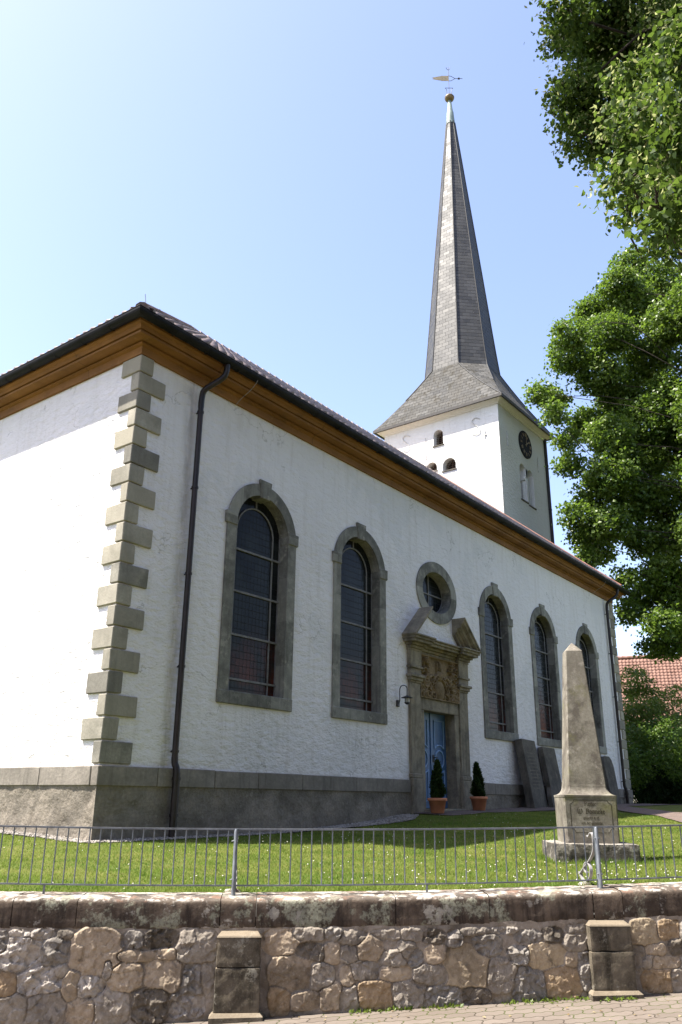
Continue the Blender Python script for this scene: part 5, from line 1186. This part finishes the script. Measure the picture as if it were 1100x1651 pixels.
tree('maple_tree', 'tall leafy green maple beyond the far corner of the church', (31.5, -7.2, -.1), (29.5, -4.5, 22), .42, MID, LEAF_M, .165, 20, 17, 18, .20, thick=.10)
NEARB = [(-1.54,-9.07,8.33,0.21),(0.24,-8.45,10.12,0.21),(-0.45,-9.01,9.28,0.35),(0.11,-8.73,9.19,0.26),(-1.07,-8.89,7.71,0.21),(-0.87,-8.81,7.61,0.20),(-0.92,-8.84,7.23,0.16),(0.42,-8.64,8.10,0.15),(-0.66,-9.12,7.32,0.24),(-0.52,-9.06,7.97,0.30),(0.01,-9.20,9.16,0.38),(-0.13,-9.48,9.39,0.38),(-2.01,-9.77,6.40,0.20),(-2.33,-9.83,5.74,0.21),(-0.55,-9.25,7.02,0.15),(-3.11,-9.81,4.48,0.11),(-2.07,-9.56,5.12,0.13),(-0.26,-9.33,6.78,0.22),(-0.08,-9.47,7.28,0.30),(-2.55,-10.15,5.38,0.21),(-3.11,-10.37,5.43,0.19),(-0.49,-9.90,8.60,0.33),(-1.08,-10.20,7.94,0.29),(-2.53,-10.22,5.04,0.21),(-1.56,-9.94,5.49,0.22),(-3.19,-10.06,4.03,0.14),(-0.86,-9.68,5.46,0.19),(-1.47,-9.95,5.18,0.20),(-0.74,-10.38,7.89,0.36),(-3.05,-10.55,4.92,0.25),(-0.99,-10.18,6.02,0.33),(-2.02,-10.23,4.58,0.24),(-1.49,-10.69,6.55,0.39),(-2.11,-10.62,5.14,0.33),(-1.08,-9.86,7.53,0.15)]
rb = np.random.default_rng(3); FULLB = []
for _ in range(4000):
    if len(FULLB) > 74: break      # the rest of the crown, outside the view
    d = rb.normal(size=3); d /= np.linalg.norm(d); q = np.array([4.6, -12.2, 9.3]) + d * np.array([6.0, 6.0, 4.6]) * rb.uniform(.5, 1)
    h_ = q - CAM; fw = h_ @ np.array(_f)
    if fw > -2.5 and (h_ @ np.array(_r)) < 0.62 * max(fw, .1) + 1.95: continue
    FULLB.append((*q, rb.uniform(1.1, 1.6)))
ln_, LP_, LO_ = tree('linden_tree', 'near flowering linden whose hanging branches fill the upper right of the view', (4.6, -11.4, gz(4.6, -11.4)), (3.6, -11.0, 13), .36, NEARB, LEAF_L, .050, 120, 23, 13, .085, shape='heart', droop=.9, up=.25, shell=.30, attach=.12, thick=.05)
for _ in range(3000):     # and the boughs above the top of the picture
    if len(FULLB) > 94: break
    q = np.array([-.6, -8.6, 12.6]) + rb.normal(size=3) * np.array([2.4, 1.8, 1.4]); h_ = q - CAM; fw = h_ @ np.array(_f); rd = rb.uniform(1.0, 1.5)
    if fw > .5 and (h_ @ np.array(_d)) / fw > -.645 - (rd * 1.35 + .6) / fw: continue
    FULLB.append((*q, rd))
for _ in range(900):      # foliage along the limbs between the trunk and the hanging boughs
    b_ = np.array(NEARB[rb.integers(0, len(NEARB))][:3]); q = b_ + (np.array([4.0, -11.1, 9.5]) - b_) * rb.uniform(.2, .9) + rb.normal(size=3) * .35; rd = rb.uniform(.45, .8); h_ = q - CAM; fw = h_ @ np.array(_f)
    if fw > .3 and (h_ @ np.array(_r)) < .43 * fw + 1.3 * rd + .45: continue
    if len(FULLB) > 150: break
    FULLB.append((*q, rd))
r = np.random.default_rng(28); P_, O_, T_ = spray_points(FULLB, 11, r, leaves=12, twig=.20, shell=.4)
leaf_mesh('outer_crown', P_, r.uniform(.09, .14, len(P_)), r, LEAF_L, ln_, up=.25, droop=.9, out=O_ * .5, tintk=T_)
r = np.random.default_rng(29); sunw = LO_ @ np.array([math.cos(SUN_AZ) * .6, math.sin(SUN_AZ) * .6, .5]); sel = r.random(len(LP_)) < np.clip(.22 + .75 * sunw, .06, .9); sel &= (r.random(len(LP_)) < .25 + .75 * (vn(LP_[:, 0] * 2.2, LP_[:, 1] * 2.2, LP_[:, 2] * 2.2, 8) > -.1))
BP = LP_[sel] + r.normal(size=(sel.sum(), 3)) * .03 + LO_[sel] * .03
leaf_mesh('blossom', BP, r.uniform(.035, .065, len(BP)), r, BLOOM, ln_, up=-.1, droop=1.4, width=.20)['kind'] = 'stuff'
def shrink(bl, k): return [(b[0], b[1], b[2], b[3] * k) for b in bl]
def shrub(name, label, blobs, mat, size, per, seed, leaves=11, twig=.14, cat='shrub', group=None, k=.78):
    blobs = shrink(blobs, k); r = np.random.default_rng(seed); b = np.array(blobs); cx, cy = b[:, 0].mean(), b[:, 1].mean(); base = (cx, cy, -.12)
    o = empty(name, base, label, cat, group); mb = MB()
    for q in blobs: limb(mb, (cx + r.normal() * .15, cy + r.normal() * .15, -.2), q[:3], .05, .012, r)
    mb.build('stems', BARK, o); P, O, T = spray_points(blobs, per, r, leaves=leaves, twig=twig, shell=.5)
    P[:, 2] = np.maximum(P[:, 2], -.08); leaf_mesh('foliage', P, r.uniform(size * .7, size * 1.2, len(P)), r, mat, o, up=.3, out=O * .7, tintk=T)
B = [(33.5,2.1,5.7,0.96),(33.6,1.8,4.8,1.10),(31.8,0.7,3.8,1.05),(31.6,1.5,3.4,1.19),(29.5,1.4,2.5,1.00),(29.8,0.5,2.4,1.20),(30.1,-0.4,2.6,1.20),(33.9,0.7,5.3,0.59),(33.0,0.1,4.0,0.79),(34.1,0.1,5.0,0.74),(31.5,1.9,4.0,0.84),(31.1,-0.4,3.2,0.89),(27.6,0.7,1.5,0.89),(28.3,-1.4,1.8,1.27)]
g_ = 'shrubs beyond the far end of the church'
shrub('garden_shrub', 'tall green shrub directly right of the far church corner', [B[0], B[1], B[10], B[4], (33.0, 2.3, 3.0, 1.2)], LEAF_B2, .13, 15, 31, group=g_)
shrub('garden_shrub', 'shrub with yellowish green top in front of the red tiled roof', [B[3], B[2], (32.0, .9, 4.3, .7), (32.6, .4, 4.9, .45)], LEAF_B2, .12, 15, 32, group=g_, k=.66)
shrub('garden_shrub', 'bright green shrub at the right picture edge beside the red roof', [B[8], B[9], B[11], (33.6, -.9, 4.2, .9), (33.2, -1.2, 3.2, 1.0)], LEAF_B2, .12, 15, 33, group=g_, k=.62)
shrub('garden_shrub', 'dark green shrub low behind the clipped bush', [B[5], B[6], B[12], B[13], (30.5, -1.5, 1.8, 1.2), (31.5, 1.6, 1.4, 1.2), (32, -.4, 1.2, 1.3), (33.5, -1.8, .9, 1.3), (34, .4, .8, 1.4), (33, 2.2, .8, 1.3), (31, .2, .5, 1.0)], LEAF_B1, .12, 15, 34, group=g_, k=.9)
shrub('clipped_bush', 'dense dark clipped bush on the grass beyond the church corner', [(29.8,0.7,0.8,1.07),(30.0,-0.0,0.9,1.14),(28.7,0.7,0.6,0.78),(30.1,-0.4,0.8,1.00)], LEAF_B3, .09, 34, 35, cat='bush', twig=.09, k=.95)

# ------------------------------------------------------------------ house behind
hd = np.array([math.cos(math.radians(-73)), math.sin(math.radians(-73)), 0]); hn = np.array([-hd[1], hd[0], 0]) * -1.0   # hn looks back to the viewer
if np.dot(hn[:2], CAM[:2] - np.array([50, 4])) < 0: hn = -hn
hb = np.array([50.0, 9.6, 0.0]); HL, HD, HR, HE = 26.0, 5.6, 9.75, 4.4
house = empty('neighbour_house', tuple(hb + hd * HL / 2), 'house with red tiled roof half hidden behind the shrubs', 'house')
slv = np.array([-hn[0] * HD, -hn[1] * HD, HR - HE]); sl_l = np.linalg.norm(slv); slv = slv / sl_l
pantiles('roof', tuple(hb + hn * HD + np.array([0, 0, HE])), tuple(hd), tuple(slv), int(sl_l / .34), lambda a, b: (0, HL), .24, .34, REDT, house, .04, .04)
mb = MB(); R0, R1 = hb + [0, 0, HR - .06], hb + hd * HL + [0, 0, HR - .06]; E0, E1 = hb + hn * HD + [0, 0, HE - .06], hb + hd * HL + hn * HD + [0, 0, HE - .06]; G0, G1 = hb - hn * HD + [0, 0, HE - .06], hb + hd * HL - hn * HD + [0, 0, HE - .06]
mb.add([R0, R1, E0, E1, G0, G1], [(0, 1, 3, 2), (0, 4, 5, 1)]); mb.build('roof_back', REDT, house)
mb = MB(); k = .93; e0, e1 = hb + hn * HD * k + hd * .3, hb + hd * (HL - .3) + hn * HD * k; g0, g1 = hb - hn * HD * k + hd * .3, hb + hd * (HL - .3) - hn * HD * k; z_ = np.array([0, 0, 1.0])
mb.add([e0 - z_, e1 - z_, g1 - z_, g0 - z_, e0 + z_ * (HE + .2), e1 + z_ * (HE + .2), g1 + z_ * (HE + .2), g0 + z_ * (HE + .2), hb + hd * .3 + z_ * (HR - .15), hb + hd * (HL - .3) + z_ * (HR - .15)], [(0, 1, 5, 4), (2, 3, 7, 6), (0, 4, 8, 7, 3), (1, 2, 6, 9, 5)]); mb.build('wall', HOUSEW, house)
mb = MB()
for i in range(int(HL / .38)): p = hb + hd * (.38 * i) + [0, 0, HR + .03]; mb.tube([tuple(p), tuple(p + hd * .43 - np.array([0, 0, .03]))], [.15, .13], 9)
mb.build('ridge_tile', REDT, house)

# ------------------------------------------------------------------ grass, clover, gravel, weeds
r = np.random.default_rng(77)
def in_church(x, y): return (x > -.42) & (y > -.42)
def on_path(x, y):
    a = (x > 8.9) & (y > -1.0 - .5 * sstep(9, 16, x))
    px = np.array([17.5, 13.5, 9.5, 5, 4.0]); py = np.array([-1.5, -4.4, -6.5, -9.6, -11]); qx = np.array([19.5, 15, 10.9, 6.5, 5.4]); qy = np.array([-1.5, -5.2, -7.5, -10.6, -12.1])
    yl = np.interp(x, px[::-1], py[::-1]); yr = np.interp(x, qx[::-1], qy[::-1]); b = (x > 4.2) & (x < 19) & (y < np.where(x < 17.5, yl, -1.5)) & (y > yr)
    g = (x > -.4) & (x < 9) & (y > np.interp(x, [0, 3, 5.5, 7, 8, 8.75], [-.42, -.42, -.5, -.75, -.8, -.45]) + .06 * vn(x * 5, y * 5))
    return a | b | g
def obe(x, y): 
    dx, dy = x - oc.x, y - oc.y; a, b = dx * fdv.x + dy * fdv.y, dx * bkv.x + dy * bkv.y; return (np.abs(a) < .53) & (np.abs(b) < .53)
def scatter(n, u0, u1, o0, o1, dens=None):
    u = r.uniform(u0, u1, n); o_ = o0 + (o1 - o0) * r.uniform(0, 1, n) ** 1.35
    x = W0[0] + WD[0] * u + WM[0] * o_; y = W0[1] + WD[1] * u + WM[1] * o_
    k = ~(in_church(x, y) | on_path(x, y) | obe(x, y)); return x[k], y[k]
x, y = scatter(330000, -4.5, 11, .40, 15)
tu = r.uniform(-4.5, 9, 2600); to = .41 + np.abs(r.normal(0, .035, 2600)); a_ = r.uniform(0, 2 * PI, 1500); s_ = .54 + np.abs(r.normal(0, .03, 1500)); m_ = np.maximum(np.abs(np.cos(a_)), np.abs(np.sin(a_))); ex, ey = s_ * np.cos(a_) / m_, s_ * np.sin(a_) / m_
x = np.r_[x, W0[0] + WD[0] * tu + WM[0] * to, oc.x + fdv.x * ex + bkv.x * ey]; y = np.r_[y, W0[1] + WD[1] * tu + WM[1] * to, oc.y + fdv.y * ex + bkv.y * ey]; tall = np.r_[np.ones(len(x) - 4100), r.uniform(1.3, 2.6, 4100)]
n = len(x); z = ground(x, y) + .012 * vn(x * 1.7, y * 1.7, 0, 3)
hh_ = r.uniform(.014, .034, n) * (1 + .7 * fbm(x * 1.8, y * 1.8, 0, 12)) * np.where(r.random(n) < .012, 2.0, 1) * tall; a = r.uniform(0, 2 * PI, n); ln = r.normal(0, .55, (n, 2)) * hh_[:, None]
wv = np.stack([np.cos(a), np.sin(a), 0 * a], 1) * (r.uniform(.0022, .0042, n) * (1 + np.hypot(x + 8, y + 11) * .04))[:, None]
b0 = np.stack([x, y, z - .004], 1); tip = np.stack([x + ln[:, 0], y + ln[:, 1], z + hh_], 1)
V = np.stack([b0 - wv, b0 + wv, tip], 1).reshape(-1, 3); F = np.arange(3 * n).reshape(-1, 3)
tint = np.clip(.45 + .75 * fbm(x * .7, y * .7, 0, 15) + .55 * fbm(x * 3.5, y * 3.5, 0, 16) + r.normal(0, .2, n), 0, 1)
GRASS = m_leaf('grass_blade', (0.078, 0.155, 0.018), (0.235, 0.265, 0.062), (0.20, 0.30, 0.04), .55, .2)
tag(link('grass', amesh('grass', V, F, attrs={'tint': np.repeat(tint, 3)}), GRASS), kind='stuff')
def dots(name, x, y, z, s, mat, squash=.7):
    base = np.array([(1, 0, 0), (0, 1, 0), (-1, 0, 0), (0, -1, 0), (0, 0, 1), (0, 0, -1)], float); fc = np.array([(0, 1, 4), (1, 2, 4), (2, 3, 4), (3, 0, 4), (1, 0, 5), (2, 1, 5), (3, 2, 5), (0, 3, 5)])
    n = len(x); jit = r.uniform(.7, 1.25, (n, 6, 1)); ang = r.uniform(0, PI, n); ca, sa = np.cos(ang), np.sin(ang)
    b = base[None] * jit * np.array([1, 1, squash]); b = np.stack([b[..., 0] * ca[:, None] - b[..., 1] * sa[:, None], b[..., 0] * sa[:, None] + b[..., 1] * ca[:, None], b[..., 2]], -1) * np.asarray(s)[:, None, None]
    V = (np.stack([x, y, z], 1)[:, None] + b).reshape(-1, 3); F = (fc[None] + np.arange(n)[:, None, None] * 6).reshape(-1, 3)
    tag(link(name, amesh(name, V, F), mat), kind='stuff')
x, y = scatter(3600, -4.5, 10, .42, 13)
u_, o_ = (x - W0[0]) * WD[0] + (y - W0[1]) * WD[1], (x - W0[0]) * WM[0] + (y - W0[1]) * WM[1]
den = .03 + .12 * (fbm(x * .8, y * .8, 0, 19) > .12) + .75 * np.exp(-((u_ - 3.3) / 1.7) ** 2 - ((o_ - 1.5) / 1.6) ** 2) + .10 * (o_ > 5)
k = r.random(len(x)) < den; x, y = x[k], y[k]
dots('clover_flowers', x, y, ground(x, y) + r.uniform(.025, .05, len(x)), r.uniform(.007, .012, len(x)), plain('clover_white', (0.62, 0.60, 0.50), .8, .1, 0, .15))
def pebbles(n, x0, x1, y0, y1):
    return r.uniform(x0, x1, n), r.uniform(y0, y1, n)
xa, ya = pebbles(2600, -.46, -.06, -.3, 11); xb, yb = pebbles(1800, -.4, 6.2, -.46, -.08); xc, yc = pebbles(2200, 5.6, 8.8, -.82, -.05)
kc = yc > np.interp(xc, [5.5, 7, 8, 8.75], [-.5, -.75, -.8, -.45]); x = np.r_[xa, xb, xc[kc]]; y = np.r_[ya, yb, yc[kc]]
dots('pebbles', x, y, ground(x, y) + .022, r.uniform(.008, .028, len(x)), stone('pebble_stone', (0.17, 0.15, 0.13), (0.45, 0.42, 0.38), 14, .9, .2), .6)
# weeds and fallen leaves along the foot of the wall
n = 900; u_ = r.uniform(-1.5, 4.5, n); u_ = u_[(fbm(u_ * 3, u_ * 0, 0, 4) + .9 * np.exp(-((u_ - 3.05) / .1) ** 2)) > .12]; n = len(u_); o_ = -.02 - np.abs(r.normal(0, .035, n)) - .10 * (np.abs(u_ - 3.05) < .2)
P = np.stack([W0[0] + WD[0] * u_ + WM[0] * o_, W0[1] + WD[1] * u_ + WM[1] * o_, pave_z(u_) + .003], 1)
leaf_mesh('weeds', P, r.uniform(.015, .04, n), r, LEAF_B2, None, up=.2, droop=-1.5)['kind'] = 'stuff'
n = 46; u_ = r.uniform(.3, 4.4, n); o_ = r.uniform(-.75, -.06, n); P = np.stack([W0[0] + WD[0] * u_ + WM[0] * o_, W0[1] + WD[1] * u_ + WM[1] * o_, pave_z(u_) + .006], 1)
leaf_mesh('fallen_leaves', P, r.uniform(.015, .035, n), r, m_leaf('dry_leaf', (.22, .15, .06), (.42, .36, .22), (.3, .2, .1), .7, .2), None, up=2.5)['kind'] = 'stuff'

# ------------------------------------------------------------------ unseen other side of the street, added to cut sky fill (its roofs show in the church windows)
def street_house(label, u0, u1, o0, o1, ez, rz):
    P = lambda u, o, z: Vector(wu(u, o, z)); zb = -1.9
    h = empty('street_house', tuple(P((u0 + u1) / 2, (o0 + o1) / 2, zb)), label, 'house', 'houses across the street'); om = (o0 + o1) / 2
    mb = MB(); mb.add([P(u0, o0, zb), P(u1, o0, zb), P(u1, o1, zb), P(u0, o1, zb), P(u0, o0, ez), P(u1, o0, ez), P(u1, o1, ez), P(u0, o1, ez), P(u0, om, rz - .1), P(u1, om, rz - .1)], [(0, 1, 5, 4), (2, 3, 7, 6), (0, 4, 8, 7, 3), (1, 2, 6, 9, 5)]); mb.build('wall', HOUSEW, h)
    for o_, s in ((o0, -1), (o1, 1)):
        a, b = P(u0 - .4, o_ + s * .5, ez - .15), P(u1 + .4, o_ + s * .5, ez - .15); c, d = P(u1 + .4, om, rz), P(u0 - .4, om, rz); k = Vector((0, 0, .16)); mb = MB(); mb.add([a, b, c, d, a + k, b + k, c + k, d + k], [(0, 1, 2, 3), (7, 6, 5, 4), (0, 4, 5, 1), (1, 5, 6, 2), (3, 7, 4, 0)]); mb.build('roof_slope', REDT, h)
    n = int((u1 - u0) / 2.6)
    for z in (-.6, 2.1):
        for i in range(n):
            uc = u0 + (i + .5) * (u1 - u0) / n; mb = MB(); mb.cbox(uc - .55, uc + .55, o1 - .02, o1 + .05, z, z + 1.35, .01, M=WMAT); w = mb.build('window', LEADBAR, h)
            for q in (-1, 1): mb = MB(); mb.cbox(uc + q * .26 - .21, uc + q * .26 + .21, o1 + .03, o1 + .058, z + .1, z + 1.25, .004, M=WMAT); mb.build('pane', DARK, w)
street_house('unseen long plastered house with red roof across the street, behind the viewer on the left', -16, -2.5, -27, -17, 4.4, 10.0)
street_house('unseen plastered house with red roof across the street, directly behind the viewer', .5, 15, -27, -17, 4.8, 10.8)
street_house('unseen plastered house with red roof across the street, farther to the right', 18, 34, -26, -16, 4.6, 10.2)
rs = np.random.default_rng(5)
for k, (u_, o_) in enumerate(((-5, -13.0), (16.5, -13.0), (26, -11.5), (18, 1.5), (27, 3.5))):  # unseen trees added to cut sky fill and darken the window panes
    bl = [(*wu(u_ + rs.normal() * 2.2, o_ + rs.normal() * 1.8)[:2], 7.2 + rs.uniform(-2.8, 5.0), rs.uniform(1.5, 2.3)) for q in range(20)]
    tree('sky_blocking_tree', ('unseen tree added across the road to cut sky light, behind the viewer', 'unseen tree added across the road to cut sky light, between two houses', 'unseen tree added across the road to cut sky light, farthest along the street', 'unseen tree added inside the stone wall to darken the panes, next after the linden', 'unseen tree added inside the stone wall to darken the panes, farther along past the linden')[k], wu(u_, o_, -1.7 if o_ < 0 else -.4), wu(u_, o_, 9.5), .34, bl, LEAF_B1, .26, 4.5, 90 + k, 9, .26, group='unseen trees added to cut sky light')
